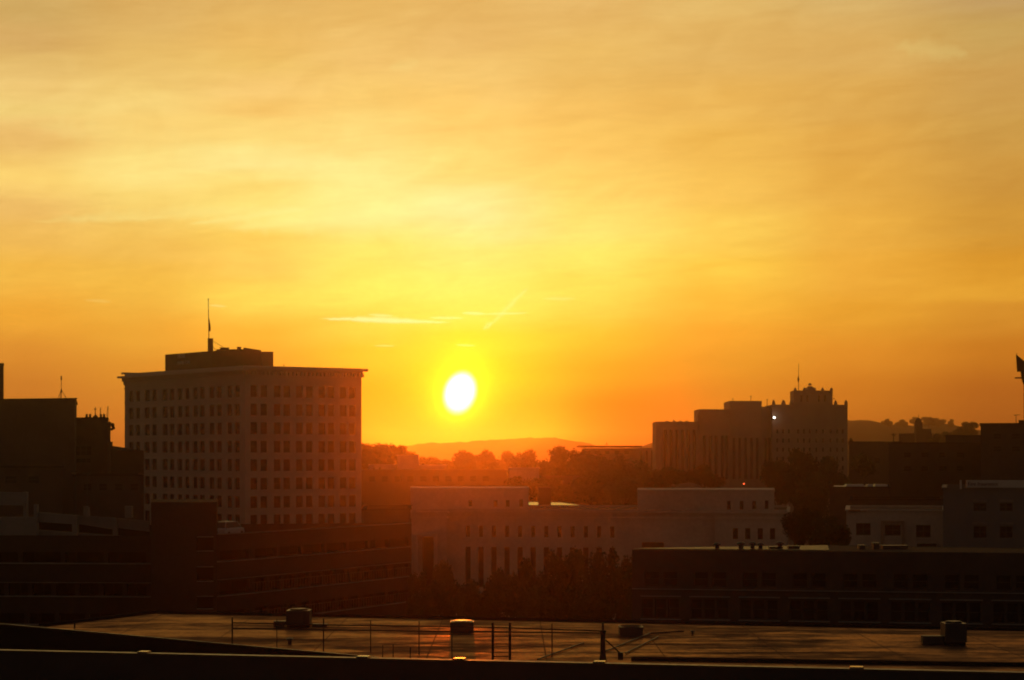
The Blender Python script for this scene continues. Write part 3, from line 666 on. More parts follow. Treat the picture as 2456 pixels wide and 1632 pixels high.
for u in (208, 216, 242, 249.5): mm = MB(); mm.lathe(P(u, 1003, D + 1.5), [(0.30, 0), (0.26, .25), (.16, .35), (.24, .5), (.18, .68), (0, .76)], 8); mm.build('pinnacle', 'brown_brick', tB)
a, b_, c_ = P(220, 1003, D + 1), P(236, 1003, D + 1), P(228.5, 994, D + 1)
m.face([a, b_, c_]); m.face([a + Vector((0, .6, 0)), c_ + Vector((0, .6, 0)), b_ + Vector((0, .6, 0))]); m.face([a, c_, c_ + Vector((0, .6, 0)), a + Vector((0, .6, 0))]); m.face([c_, b_, b_ + Vector((0, .6, 0)), c_ + Vector((0, .6, 0))])
m.build('pediment', 'brown_brick', tB)
m = MB(); m.tube(P(228.5, 996, D + 1.3), P(228.5, 977, D + 1.3), 0.10, 0.07, 6); m.tube(P(225, 981.5, D + 1.3), P(232, 981.5, D + 1.3), 0.07, n=6); m.build('cross', 'dark_metal', tB)
m = MB(); m.prism([W(251, D), W(264, 347), W(265, 353), W(252, 352)], 0, [ZV(1004, D), ZV(1015, 347), ZV(1015, 353), ZV(1004, D)]); m.build('buttress', 'brown_brick', tB)
def lattice(u, v0, v1, D, w0, w1, lab, tilt=0.0):
    t = thing('lattice_mast', lab, 'mast', P(u, v0, D)); m = MB(); n = 6
    for s_ in (-1, 1):
        m.tube(P(u + s_ * w0, v0, D), P(u + tilt + s_ * w1, v1, D), 0.035, n=4)
    for i in range(n):
        a = i / n; b = (i + 1) / n; f = lambda t, s_: P(u + tilt * t + s_ * (w0 + (w1 - w0) * t), v0 + (v1 - v0) * t, D)
        m.tube(f(a, -1), f(b, 1), 0.02, n=4); m.tube(f(a, 1), f(b, -1), 0.02, n=4)
    m.build('lattice', 'dark_metal', t); return t
lattice(241, 1003, 978, 349, 1.4, 0.5, 'short pale lattice mast behind the cross and pinnacles')
lattice(257, 1008, 975, 350, 1.8, 0.9, 'leaning lattice mast at the corner beside the dish cluster', 2.0)
dc = thing('dish_cluster', 'cluster of round dish aerials bolted to the corner beside the leaning lattice mast', 'dish aerial', P(264, 1030, 350))
m = MB(); m.tube(P(264, 1065, 349), P(264.5, 1012, 349), 0.08, n=6); m.build('pole', 'dark_metal', dc)
for (u, v, r_) in ((263, 1016, .34), (270, 1020, .42), (272, 1027, .34), (268, 1030, .28)):
    m = MB(); c = P(u, v, 348.6)
    m.tube(c, c + Vector((0.1, 0.25, 0)), r_, r_ * 0.6, 10); m.tube(c + Vector((0.05, .2, 0)), P(264.5, v, 349), 0.03, n=4); m.build('dish', 'dark_metal', dc)
tG = thing('gabled_house', 'low dark house with a shallow gable between the dish cluster and the tall office building', 'house', (*W(285, 360), 0))
m = MB(); m.prism([W(255, 352), W(345, 352), W(345, 366), W(255, 366)], 0, ZV(1081, 352)); m.build('wall', 'brown_brick', tG)
m = MB(); q = [P(255, 1081, 351.5), P(345, 1081, 351.5), P(345, 1081, 366), P(255, 1081, 366)]; r0, r1 = P(262, 1070, 358), P(274, 1070.5, 358)
m.face([q[0], q[1], P(300, 1079, 358), r1, r0]); m.face([q[2], q[3], r0, r1, P(300, 1079, 358)]); m.face([q[3], q[0], r0]); m.face([q[1], q[2], P(300, 1079, 358)]); m.build('roof', 'tar_roof', tG)
m = MB(); c = P(266, 1072, 354); m.box((c.x, c.y, c.z - .8), (.5, .5, 1.6)); m.box((c.x, c.y, c.z + .8), (.6, .6, .12)); m.build('chimney', 'brown_brick', tG)
fC = [(1.5 + 2.4 * i, 2.8 + 2.4 * i, ZV(1178, 300), ZV(1160, 300)) for i in range(4)]
block('brick_building', 'dark low block behind the two lamp posts at left', 'building', [(176, 300), (340, 302), (338, 322), (176, 320)], ZV(1142, 300), ('dark_brick', 'tar_roof'), 'dark_panel', fronts={0: fC})
fD = [(3 + 3.4 * i, 4.8 + 3.4 * i, ZV(1160, 290), ZV(1142, 290)) for i in range(3)]
block('brick_building', 'dim plain block at the far left behind the garage ramp', 'building', [(-90, 290), (150, 290), (150, 312), (-90, 312)], ZV(1122, 290), ('brown_brick', 'tar_roof'), 'dark_panel', fronts={0: fD})

# ================================================================ parking garage
pg = thing('parking_garage', 'dark multi-level parking garage with long open decks filling the lower left', 'parking garage', (*W(450, 225), 0))
def deck_facade(mb, sb, A, B, ztop, rows, ncol, colw=0.5, z0=0.0, dep=0.5):
    A = Vector(A); B = Vector(B); L = (B - A).length; ops = []
    for (za, zb, nc) in rows:
        for i in range(nc):
            ops.append((colw + i * (L - colw) / nc, (i + 1) * (L - colw) / nc, za, zb))
    pt = wallgrid(mb, A, B, z0, ztop, ops, dep)
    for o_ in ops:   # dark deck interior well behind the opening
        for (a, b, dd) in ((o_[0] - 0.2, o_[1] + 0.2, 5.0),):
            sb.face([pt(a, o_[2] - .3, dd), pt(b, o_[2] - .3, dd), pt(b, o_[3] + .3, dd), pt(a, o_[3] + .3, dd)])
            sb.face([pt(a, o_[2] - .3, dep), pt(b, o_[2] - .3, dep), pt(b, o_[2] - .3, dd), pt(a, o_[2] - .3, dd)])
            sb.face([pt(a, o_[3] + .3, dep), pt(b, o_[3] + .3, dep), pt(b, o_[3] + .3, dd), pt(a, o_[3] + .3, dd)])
    return pt, ops
gw = MB(); gs = MB(); lg = MB()
D = 205.0
LA, LB = W(-160, 206), W(362, 204.5)
rowsL = [(ZV(1350, D), ZV(1325, D), 5), (ZV(1429, D), ZV(1401, D), 9), (ZV(1497, D), ZV(1472, D), 7)]
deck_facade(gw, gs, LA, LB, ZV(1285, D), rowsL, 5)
L = (LB - LA).length
for (za, zb, n_) in rowsL:
    along(lg, LA, LB, 0, L, za - 0.16, za - 0.01, 0.16)
along(lg, LA, LB, 0, L, ZV(1398.5, D), ZV(1397, D), 0.12)
# stair tower
TA, TB = W(362, 200), W(520, 200.5); TD = W(522, 214); TE = W(362, 214)
zt_ = ZV(1205, 200)
opsT = [(s_of_u(TA, TB, 472), s_of_u(TA, TB, 512), ZV(v1, 200), ZV(v0, 200)) for (v0, v1) in ((1290, 1321), (1362, 1394), (1433, 1460))]
ptT = wallgrid(gw, TA, TB, 0, zt_, opsT, 0.5)
for o_ in opsT:
    gs.face([ptT(o_[0], o_[2], .5), ptT(o_[1], o_[2], .5), ptT(o_[1], o_[3], .5), ptT(o_[0], o_[3], .5)])
    along(lg, TA, TB, o_[0], o_[1], o_[2] - .12, o_[2] - .01, 0.1); along(lg, TA, TB, o_[0], o_[1], o_[3] + .02, o_[3] + .12, 0.1)
for (a, b) in ((TB, TD), (TD, TE), (TE, TA)): wallgrid(gw, a, b, 0, zt_, [], 0)
gw.face([(p.x, p.y, zt_) for p in (TA, TB, TD, TE)])
# front stub and receding right wing
SA, SB, SC = W(520, 203), W(605, 208), W(985, 237)
zS = ZV(1279, 208)
rowsS = [(ZV(1340, 208), ZV(1317, 208), 1), (ZV(1421, 208), ZV(1389, 208), 1), (ZV(1490, 208), ZV(1459, 208), 1)]
deck_facade(gw, gs, SA, SB, zS, rowsS, 1)
rowsR = [(ZV(1340, 208), ZV(1317, 208), 7), (ZV(1421, 208), ZV(1389, 208), 12), (ZV(1490, 208), ZV(1459, 208), 12)]
deck_facade(gw, gs, SB, SC, zS, rowsR, 7)
for (A, B) in ((SA, SB), (SB, SC)):
    L = (B - A).length
    for (za, zb, n_) in rowsR: along(lg, A, B, 0, L, za - 0.16, za - 0.01, 0.14)
    along(lg, A, B, 0, L, ZV(1385, 208), ZV(1387, 208) + .16, 0.12)
    along(lg, A, B, 0, L, zS - 0.003, zS + 0.12, 0.14)
# rail balusters of the open decks
bl = MB()
for (za, zb, n_) in rowsR[1:]:
    L = (SC - SB).length
    for i in range(60): along(bl, SB, SC, 0.3 + i * L / 60, 0.36 + i * L / 60, za, za + 1.0, 0.02)
    along(bl, SB, SC, 0, L, za + 1.0, za + 1.06, 0.02)
bl.build('railing', 'galvanised', pg, kind='stuff')
BK = [W(985, 237), W(986, 240.5), W(-160, 226)]
for (a, b) in ((SC, BK[1]), (BK[1], BK[2]), (BK[2], LA)): wallgrid(gw, a, b, 0, zS, [], 0)
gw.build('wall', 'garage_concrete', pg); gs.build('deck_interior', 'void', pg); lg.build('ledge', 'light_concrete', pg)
dk = MB()
zD = zS - 1.0
dk.face([(p.x, p.y, zD) for p in (W(362, 210), SA, SB, SC, BK[1], W(362, 226))]); 
zL = ZV(1285, D)
dk.face([(p.x, p.y, zL - 0.9) for p in (LA, W(362, 204.5), W(362, 226), BK[2])]); dk.build('deck', 'grey_concrete', pg)
# sloping ramp parapet above the left wing
rm_ = MB()
Dr = 212.0
def slab(us, vt, vb, D, th=0.35, mb=rm_):
    (ua, ub), (ta, tb_), (ba, bb) = us, vt, vb
    a, b, c, d = P(ua, ba, D), P(ub, bb, D), P(ub, tb_, D), P(ua, ta, D); y = Vector((0, th, 0))
    for f_ in ((a, b, c, d), (b + y, a + y, d + y, c + y), (d, c, c + y, d + y), (a + y, b + y, b, a), (a, d, d + y, a + y), (b + y, c + y, c, b)): mb.face(f_)
slab((84, 190), (1228, 1237), (1252, 1259), Dr); slab((190.2, 275), (1237, 1242), (1258, 1271), Dr); slab((275.2, 358), (1243, 1250), (1266, 1276), Dr)
slab((88, 358), (1271, 1290), (1300, 1305), Dr + .6)
slab((-60, 64), (1178, 1182), (1212, 1213), Dr - 1); slab((-60, 86), (1240, 1240), (1290, 1290), Dr - .6)
for (u, v0, v1, w) in ((87, 1210, 1285, 4), (181, 1236, 1285, 6), (277, 1243, 1290, 5), (309, 1214, 1243, 8), (62, 1180, 1245, 4), (206, 1214, 1240, 4)):
    c = P(u, v1, Dr - .2); rm_.box((c.x, c.y, c.z), (w * 2 / F * Dr, 0.9, ZV(v0, Dr) - c.z))
rm_.build('ramp_parapet', 'light_concrete', pg)
bkp = MB(); slab((-60, 358), (1235, 1255), (1320, 1320), 218, 0.3, bkp); bkp.build('ramp_slab', 'void', pg)
def lamppost(u, v0, v1, D, label, base):
    t = thing('lamp_post', label, 'lamp post', P(u, v0, D)); m = MB()
    m.tube(P(u, v0, D), P(u, v1, D), 0.06, 0.045, 7); m.build('pole', 'galvanised', t)
    m = MB(); c = P(u, v1, D); m.box((c.x - .15, c.y, c.z), (0.9, .3, .12)); m.build('lamp_head', 'dark_metal', t)
    if base:
        m = MB(); c = P(u + 1.5, v0, D); m.box((c.x, c.y, c.z), (0.45, 0.45, 1.0), taper=0.7); m.build('base', 'light_concrete', t)
lamppost(182, 1238, 1132, 216, 'left one of two thin pale lamp posts on the garage roof ramp', False)
lamppost(209.5, 1238, 1138, 216, 'right one of two thin lamp posts on the garage ramp, with a concrete base', True)

block('brick_building', 'dark reddish block squeezed between the garage and the white civic building', 'building', [(872, 262), (984, 266), (984, 285), (876, 282)], ZV(1224, 264), ('dark_brick', 'tar_roof'), 'dark_panel')
# car on the top deck
car = thing('parked_car', 'pale van parked on the open top deck of the parking garage', 'van', (*W(548, 222), zD))
def carpt(x, y, z, o_=W(548, 222), a=R(68)):
    return (o_.x + x * math.cos(a) - y * math.sin(a), o_.y + x * math.sin(a) + y * math.cos(a), zD + z)
def loft(mb, secs, mi=0):
    for (s0, s1) in zip(secs, secs[1:]):
        n = len(s0)
        for i in range(n): j = (i + 1) % n; mb.face([s0[i], s0[j], s1[j], s1[i]], mi)
    mb.face(secs[0][::-1], mi); mb.face(secs[-1], mi)
m = MB(); secs = []
for (x, zt2, w) in ((-2.3, .95, .86), (-2.2, 1.05, .9), (-0.9, 1.12, .93), (1.2, 1.1, .93), (2.1, 1.0, .88), (2.3, .8, .8)):
    secs.append([carpt(x, -w, .35), carpt(x, w, .35), carpt(x, w, zt2 * .8), carpt(x, w * .93, zt2), carpt(x, -w * .93, zt2), carpt(x, -w, zt2 * .8)])
loft(m, secs); m.build('body', 'car_paint', car)
m = MB(); a = [(-2.1, 1.04), (-1.9, 1.74), (0.6, 1.74), (1.4, 1.1)]
q0 = [carpt(x, -(.88 - (z > 1.3) * .14), z) for x, z in a]; q1 = [carpt(x, (.88 - (z > 1.3) * .14), z) for x, z in a]
m.face(q0); m.face(q1[::-1])
for i in range(4): j = (i + 1) % 4; m.face([q0[i], q1[i], q1[j], q0[j]])
m.build('window', 'glass', car)
m = MB(); secs = [[carpt(x, -.74, 1.745), carpt(x, .74, 1.745), carpt(x, .7, 1.80), carpt(x, -.7, 1.80)] for x in (-1.95, -.5, .65)]; loft(m, secs)
for (x0, x1, z1) in ((-2.12, -1.92, 1.75), (0.62, 1.42, 1.12)):
    for s_ in (-1, 1): m.tube(carpt(x0, s_ * .82, 1.05 if x0 < 0 else 1.74), carpt(x1, s_ * (.78 if x0 < 0 else .86), 1.74 if x0 < 0 else 1.12), .04, n=5)
m.build('roof', 'car_paint', car)
for x in (-1.45, 1.45):
    for s_ in (-1, 1):
        m = MB(); m.tube(carpt(x, s_ * .72, .33), carpt(x, s_ * .94, .33), .33, n=14); m.build('wheel', 'rubber', car)

# ================================================================ white classical building
wb = thing('classical_building', 'long pale stone civic building with flat tiers and narrow windows below the sun', 'building', (*W(1430, 315), 0))
ww = MB(); wwin = []
def seg(A, B, z1, ops, dep=0.5, z0=0.0, tall=False):
    pt = wallgrid(ww, A, B, z0, z1, ops, dep)
    for o_ in ops: wwin.append((pt, o_, dep))
A0, A1 = W(987, 302), W(1072, 301.5); z_main = ZV(1222, 302)
seg(A0, A1, z_main, [])
B0, B1 = W(1072, 303.5), W(1715, 297.5)
ops = []
us = [1122 + 31.1 * i + 0.35 * i * i * 0.1 for i in range(12)]
for i, u in enumerate(us):
    Du = 303.2 - i * .28; s_ = s_of_u(B0, B1, u); w = 0.34
    ops.append((s_ - w, s_ + w, ZV(1288 + i * .5, 302), ZV(1260 + i * .35, 302)))
ops = [(a, b, round(ZV(1289, 302), 3), round(ZV(1261.5, 302), 3)) for (a, b, _, _) in ops]
for (a, b, _, _) in list(ops): ops.append((a - .1, b + .1, ZV(1410, 302), ZV(1312.5, 302)))
seg(B0, B1, z_main, ops)
seg(A1, B0, z_main, []); 
C_0, C_1 = W(1715, 296), W(1887, 295); z_r = ZV(1224, 296)
ops = [(s_of_u(C_0, C_1, u) - .4, s_of_u(C_0, C_1, u) + .4, ZV(1294, 296), ZV(1267, 296)) for u in (1764, 1793.5, 1823.5, 1853)]
seg(C_0, C_1, z_r, ops); seg(B1, C_0, z_main, [])
D_1 = W(1890, 326); D_0 = W(987, 328)
seg(C_1, D_1, z_r, []); seg(D_1, D_0, z_main, []); seg(D_0, A0, z_main, [])
# portal in the left pavilion: recess shade put into a near-black slab
# upper tiers
def tier(u0, u1, v0, v1, D, dep, wins_, ww_=0.3):
    a, b = W(u0, D), W(u1, D); c, d = W(u1, D + dep), W(u0, D + dep)
    zt2 = ZV(v0, D); ops = [(s_of_u(a, b, u) - ww_, s_of_u(a, b, u) + ww_, ZV(vb, D), ZV(va, D)) for (u, va, vb) in wins_]
    z0 = ZV(v1, D) - 1.5
    seg(a, b, zt2, ops, 0.35, z0); seg(b, c, zt2, [], 0, z0); seg(c, d, zt2, [], 0, z0); seg(d, a, zt2, [], 0, z0)
    ww.face([(p.x, p.y, zt2 - .01) for p in (a, b, c, d)])
    along(ww, a, b, -.1, (b - a).length + .1, zt2 - .3, zt2 + .02, .12)
tier(985, 1268, 1171, 1222, 309, 16, [(1128, 1200, 1215), (1188.5, 1200, 1216), (1217.5, 1200, 1216), (1250, 1198, 1216)])
tier(1529, 1857, 1175, 1222, 307, 16, [(1748, 1202, 1224), (1779, 1202, 1223), (1809, 1202, 1222), (1839, 1201, 1221)])
cm = MB()
for (A, B, zc) in ((A0, A1, z_main), (A1, B0, z_main), (B0, B1, z_main), (C_0, C_1, z_r), (C_1, D_1, z_r)):
    L = (B - A).length; e = .002 * len(cm.f) / 6
    along(cm, A, B, -.25 + e, L + .25 - e, zc - .55 + e, zc - .3 + e, .38); along(cm, A, B, -.1 + e, L + .1 - e, zc - 1.4 + e, zc - 1.25 + e, .18); along(cm, A, B, 0.003, L - 0.003, zc - .08 + e, zc + .06 + e, .08)
cm.build('cornice', 'pale_stone', wb)
ww.build('wall', 'pale_stone', wb)
for (pt, o_, dep) in wwin: sash_window(pt, o_, dep, wb, trans=3 if o_[3] - o_[2] > 3 else 1, fw=.07)
m = MB(); m.face([(p.x, p.y, z_main - .3) for p in (A0, A1, B0, B1, C_0, C_1, D_1, D_0)]); m.build('roof', 'tar_roof', wb)
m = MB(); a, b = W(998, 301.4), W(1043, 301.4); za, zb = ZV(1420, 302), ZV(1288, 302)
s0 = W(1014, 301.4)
m.prism([s0, b, b + Vector((0, .3)), s0 + Vector((0, .3))], za, zb); m.build('portal', 'void', wb)  # shallow slab, the dark of the recess is in its colour
m = MB()
for (q, v0) in ((a, 1288),):
    m.box((*(W(997, 301.2)), za), (.5, .5, zb - za + .5)); m.box((*(W(1044, 301.2)), za), (.5, .5, zb - za + .5)); m.box((*(W(1020.5, 301.2)), zb + .1), (3.6, .55, .5))
m.build('portal_surround', 'pale_stone', wb)
m = MB(); c = W(1566, 297.6); m.box((c.x, c.y, ZV(1313, 298)), (51 / F * 298, 1.2, ZV(1301, 298) - ZV(1313, 298))); m.build('canopy', 'dark_panel', wb)  # solid dark box standing in for a shaded opening in the wall
# low buildings behind the white one
tN, _ = block('low_building', 'low building with a shining metal roof behind the white civic building', 'building', [(1262, 331), (1410, 331), (1345, 356), (1262, 360)], ZV(1214, 331), ('brown_brick', 'shiny_roof'), None, par=0.02)
m = MB(); c = W(1306, 332); m.box((c.x, c.y, ZV(1222, 332)), (30 / F * 332, 3, ZV(1172, 332) - ZV(1222, 332))); m.box((c.x, c.y, ZV(1172, 332)), (32 / F * 332, 3.2, .2)); m.build('chimney', 'brown_brick', tN)
fW = lambda A, n, w, v0, v1, D, st=2.0: [(st + i * w * 2, st + i * w * 2 + w, ZV(v1, D), ZV(v0, D)) for i in range(n)]
block('long_building', 'long low brown building in the orange haze below the sun', 'building', [(866, 470), (1215, 480), (1215, 510), (866, 500)], ZV(1130, 475), ('brown_brick', 'tar_roof'), 'brown_brick', fronts={0: fW(0, 10, 1.6, 1142, 1156, 475)})
block('long_building', 'low brown building behind the trees left of the canopy roof', 'building', [(1210, 500), (1420, 505), (1420, 530), (1210, 525)], ZV(1146, 500), ('brown_brick', 'tar_roof'), 'brown_brick', fronts={0: fW(0, 6, 1.5, 1158, 1172, 500)})
block('rooftop_block', 'pale rooftop box catching light right of the tall office building', 'building', [(953, 520), (1004, 522), (1005, 536), (955, 534)], ZV(1093, 520), ('pale_stone', 'pale_roof'), 'pale_stone')
block('warehouse', 'pale low warehouse wall left of the pale rooftop box', 'building', [(885, 515), (948, 515), (950, 540), (885, 540)], ZV(1117, 515), ('pale_stone', 'pale_roof'), 'pale_stone', fronts={0: [(1.0, 1.6, ZV(1135, 515), ZV(1121, 515)), (2.6, 3.2, ZV(1135, 515), ZV(1121, 515))]})
block('warehouse', 'pale low warehouse wall right of the pale rooftop box', 'building', [(1006, 515), (1071, 515), (1071, 540), (1006, 540)], ZV(1118, 515), ('pale_stone', 'pale_roof'), 'pale_stone')
block('rooftop_block', 'whitish rooftop box among the hazy trees right of the sun', 'building', [(1221, 488), (1293, 488), (1292, 500), (1221, 500)], ZV(1124, 488), ('pale_stone', 'pale_roof'), 'pale_stone')
# canopy roof building
tk, _ = block('canopy_building', 'flat building under a thin overhanging canopy roof left of the long gothic building', 'building', [(1395, 700), (1528, 700), (1526, 725), (1397, 725)], ZV(1076, 700), ('tan_brick', 'tar_roof'), None, fronts={0: fW(0, 5, 1.8, 1082, 1090, 700, 1.2)})
m = MB(); c = W(1460, 711); m.box((c.x, c.y, ZV(1073, 700)), (150 / F * 700, 32, .55)); m.build('canopy', 'dark_panel', tk)
m = MB(); m.tube(P(1455, 1069, 705), P(1455, 1061, 705), .1, n=5); m.tube(P(1452, 1066, 705), P(1458, 1066, 705), .08, n=5); m.build('aerial', 'dark_metal', tk)
block('narrow_building', 'narrow striped building squeezed against the left end of the gothic building', 'building', [(1528, 660), (1578, 660), (1578, 690), (1530, 690)], ZV(1076, 660), ('tan_brick', 'tar_roof'), 'tan_brick', fronts={0: [(1.0 + 1.9 * i, 1.8 + 1.9 * i, ZV(1125, 660), ZV(1081, 660)) for i in range(3)]}, trans=4)

# ================================================================ long gothic building
gb = thing('gothic_building', 'long stepped masonry building with a pinnacled gothic tower on the right skyline', 'building', (*W(1800, 635), 0))
gwm = MB(); gwin = []
def gseg(u0, D0, u1, D1, vtop, ops_px, dep=0.5, side=22.0, vref=None):
    a, b = W(u0, D0), W(u1, D1); zt2 = ZV(vtop, (D0 + D1) / 2)
    ops = [(s_of_u(a, b, x0), s_of_u(a, b, x1), ZV(vb, D0), ZV(va, D0)) for (x0, x1, va, vb) in ops_px]
    pt = wallgrid(gwm, a, b, 0, zt2, ops, dep)
    for o_ in ops: gwin.append((pt, o_, dep))
    c = Vector((b.x + .5, b.y + side)); d = Vector((a.x + .5, a.y + side))
    wallgrid(gwm, b, c, 0, zt2, [], 0); wallgrid(gwm, c, d, 0, zt2, [], 0); wallgrid(gwm, d, a, 0, zt2, [], 0)
    gwm.face([(p.x, p.y, zt2) for p in (a, b, c, d)])
    return a, b, zt2
strips = lambda us_, va, vb, w=7: [(u, u + w, va, vb) for u in us_]
gseg(1573, 614, 1676, 618, 1012, strips((1592, 1606, 1620, 1634, 1648, 1662), 1031, 1148))
gseg(1676.3, 619, 1750, 621, 982, strips((1686, 1700, 1714, 1729, 1740), 1045, 1150))
gseg(1750.3, 622, 1827, 623, 962, strips((1757, 1771, 1785, 1799, 1813), 1050, 1150))
gseg(1827.3, 622.5, 1852, 623, 976, strips((1834, 1843), 1050, 1150, 6))
wins_g = []
for r_ in range(5):
    for u in (1862, 1876, 1890, 1912, 1926, 1940, 1956, 1972, 1990, 2006, 2019):
        wins_g.append((u, u + 5, 1030 + r_ * 22, 1040 + r_ * 22))
gseg(1852.3, 618, 2033, 621, 971, wins_g, 0.4)
gseg(1904, 624, 1997, 625, 937, [(u, u + 5, 948, 964) for u in (1920, 1934, 1962, 1976)], 0.4, 12)
gseg(1573.5, 612, 1586, 612.3, 1020, [], side=2)
ds_ = MB()
def pin(u, v0, v1, wpx, D):
    m = MB(); c = P(u, v0, D); h = ZV(v1, D) - c.z; w = wpx / F * D
    m.box((c.x, c.y, c.z - 1.2), (w, w, h * .45 + 1.2)); m.box((c.x, c.y, c.z + h * .45), (w, w, h * .55), taper=.25); m.build('pinnacle', 'tan_brick', gb)
for u, w in ((1855.5, 7), (1879, 9), (1898, 8)): pin(u, 971, 959.5, w, 619)
pin(2004, 971, 960.5, 7, 621); pin(2029, 971, 959.5, 7, 621)
for u, w in ((1907, 6), (1929, 6), (1973, 6), (1994, 6)): pin(u, 937, 930, w, 624.6)
for u in (1617, 1632, 1647, 1600): pin(u, 1013, 1009.5, 9, 617)
pin(1950, 938, 929, 9, 625)
c = P(1942.5, 931, 625); ds_.box((c.x, c.y, c.z - 1.5), (1.6, 1.6, 2.0)); ds_.prism([W(1930, 624.8), W(1957, 624.8), W(1957, 627), W(1930, 627)], ZV(938, 625), [ZV(936, 625), ZV(936, 625), ZV(930, 625), ZV(930, 625)])
c = P(1942.5, 927, 625); 
ds_.lathe((c.x, c.y, c.z + .35), [(.55, 0), (.6, .25), (.35, .55), (0, .75)], 10)
for k in range(4): ds_.tube((c.x + .4 * math.cos(k * 1.57), c.y + .4 * math.sin(k * 1.57), c.z - .6), (c.x + .4 * math.cos(k * 1.57), c.y + .4 * math.sin(k * 1.57), c.z + .4), .07, n=4)
ds_.build('lantern', 'tan_brick', gb)
gwm.build('wall', 'tan_brick', gb)
gwin.sort(key=lambda w: -(w[1][1] - w[1][0]) * (w[1][3] - w[1][2]))
for (pt, o_, dep) in gwin: sash_window(pt, o_, dep, gb, trans=6 if o_[3] - o_[2] > 5 else 1, fw=.12)
m = MB()   # open frame at the step
for (u, v0, v1) in ((1673.5, 1010, 992), (1684, 1010, 992)): c = P(u, v0, 617.5); m.box((c.x, c.y, c.z), (.45, .45, ZV(v1, 617.5) - c.z))
c = P(1679, 992, 617.5); m.box((c.x, c.y, c.z - .8), (1.9, 1.5, .9)); c = P(1679, 1012, 617.5); m.box((c.x, c.y, c.z), (1.9, 1.5, .9)); m.build('roof_frame', 'tan_brick', gb)
m = MB()
for (u, v0, v1) in ((1758, 962, 956), (1801, 962, 950), (1840, 976, 958), (2000, 937 + 22, 955), (1616, 1012, 1007)):
    m.tube(P(u, v0, 620), P(u, v1, 620), .09, n=5); m.tube(P(u - 2, v1 + 1, 620), P(u + 2, v1 + 1, 620), .09, n=5)
m.build('aerial', 'dark_metal', gb)
fp2 = thing('flagpole', 'slim flagpole rising from the left side of the gothic tower', 'flagpole', P(1915, 937, 625))
m = MB(); m.tube(P(1915, 937, 625), P(1915.3, 872, 625), .11, .06, 6); m.build('pole', 'dark_metal', fp2)
fl2 = thing('flag', 'small limp flag on the flagpole of the gothic tower', 'flag', P(1915, 917, 625))
m = MB()
for q in range(3):
    y = .08 * (-1) ** q; pr = [(903, .1), (907, .25), (912, .3), (917, .12)]
    for a, b in zip(pr, pr[1:]): p0, p1 = P(1914.8, a[0], 624.8), P(1914.8, b[0], 624.8); m.face([p0 + Vector((-a[1] * q / 2, y, 0)), p0 + Vector((a[1], y, 0)), p1 + Vector((b[1], y, 0)), p1 + Vector((-b[1] * q / 2, y, 0))])
m.build('cloth', 'flag_cloth', fl2)
# a lit red lamp, and a glowing ball added as a window's sun glint
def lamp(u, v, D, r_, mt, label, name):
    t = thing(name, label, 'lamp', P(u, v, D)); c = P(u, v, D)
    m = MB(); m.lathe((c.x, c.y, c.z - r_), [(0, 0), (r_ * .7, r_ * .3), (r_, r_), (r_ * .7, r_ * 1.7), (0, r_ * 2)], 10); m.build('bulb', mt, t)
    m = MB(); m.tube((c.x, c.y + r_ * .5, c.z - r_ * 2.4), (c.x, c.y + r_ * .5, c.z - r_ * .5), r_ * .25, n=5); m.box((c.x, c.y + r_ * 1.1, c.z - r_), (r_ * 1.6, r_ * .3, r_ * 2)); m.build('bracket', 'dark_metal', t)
lamp(1857, 1002, 617, 0.36, 'glint_glow', 'bright white window glint, added as a glowing ball, high on the gothic building below its left pinnacle', 'window_glint')
lamp(1784, 1161, 420, 0.17, 'red_lamp', 'tiny red light above the right tier of the white civic building', 'warning_light')

# ================================================================ right-hand buildings
fr = [(1.2 + 2.6 * i, 2.6 + 2.6 * i, ZV(1112, 480), ZV(1098, 480)) for i in range(3)]
block('apartment_block', 'dark flat block with a level roofline right beside the gothic building', 'building', [(2036, 480), (2160, 480), (2160, 505), (2038, 505)], ZV(1061, 480), ('brown_brick', 'tar_roof'), 'dark_panel', fronts={0: fr})
m = thing('utility_pole', 'utility pole with a crossarm standing left of the domed church tower', 'pole', P(2143, 1066, 478))
q = MB(); q.tube(P(2143, 1090, 478), P(2143, 1040, 478), .16, .12, 6); q.build('pole', 'bark', m)
q = MB(); c = P(2143, 1042, 478); q.box((c.x, c.y, c.z - .1), (1.5, .15, .16)); q.box((c.x, c.y - .1, c.z - .45), (.9, .12, .12)); q.build('crossarm', 'bark', m)
ch = thing('church', 'church with a small domed tower and spire on the right skyline', 'church', (*W(2195, 720), 0))
m = MB(); m.prism([W(2156, 715), W(2236, 715), W(2236, 735), W(2156, 735)], 0, ZV(1040, 715)); m.prism([W(2211, 714), W(2234, 714), W(2234, 726), W(2211, 726)], ZV(1041, 714), ZV(1029, 714)); m.build('wall', 'brown_brick', ch)
m = MB(); D = 712.0; c = W(2203, D); w = 16.5 / F * D; m.box((c.x, c.y, 0), (w, w, ZV(1015, D))); m.box((c.x, c.y, ZV(1015, D)), (w * 1.08, w * 1.08, .25)); m.build('tower', 'brown_brick', ch)
m = MB(); h = ZV(1004, D) - ZV(1015, D); m.lathe((c.x, c.y, ZV(1015, D) + .2), [(w * .5, 0), (w * .48, h * .3), (w * .38, h * .65), (w * .2, h * .9), (.12, h)], 12); m.build('dome', 'tar_roof', ch)
m = MB(); m.tube((c.x, c.y, ZV(1005, D)), (c.x, c.y, ZV(992, D)), .14, .03, 6); m.build('spire', 'dark_metal', ch)
fr = [(3 + 3.5 * i, 4.4 + 3.5 * i, ZV(v1, 345), ZV(v0, 345)) for i in range(4) for (v0, v1) in ((1085, 1098), (1118, 1131))]
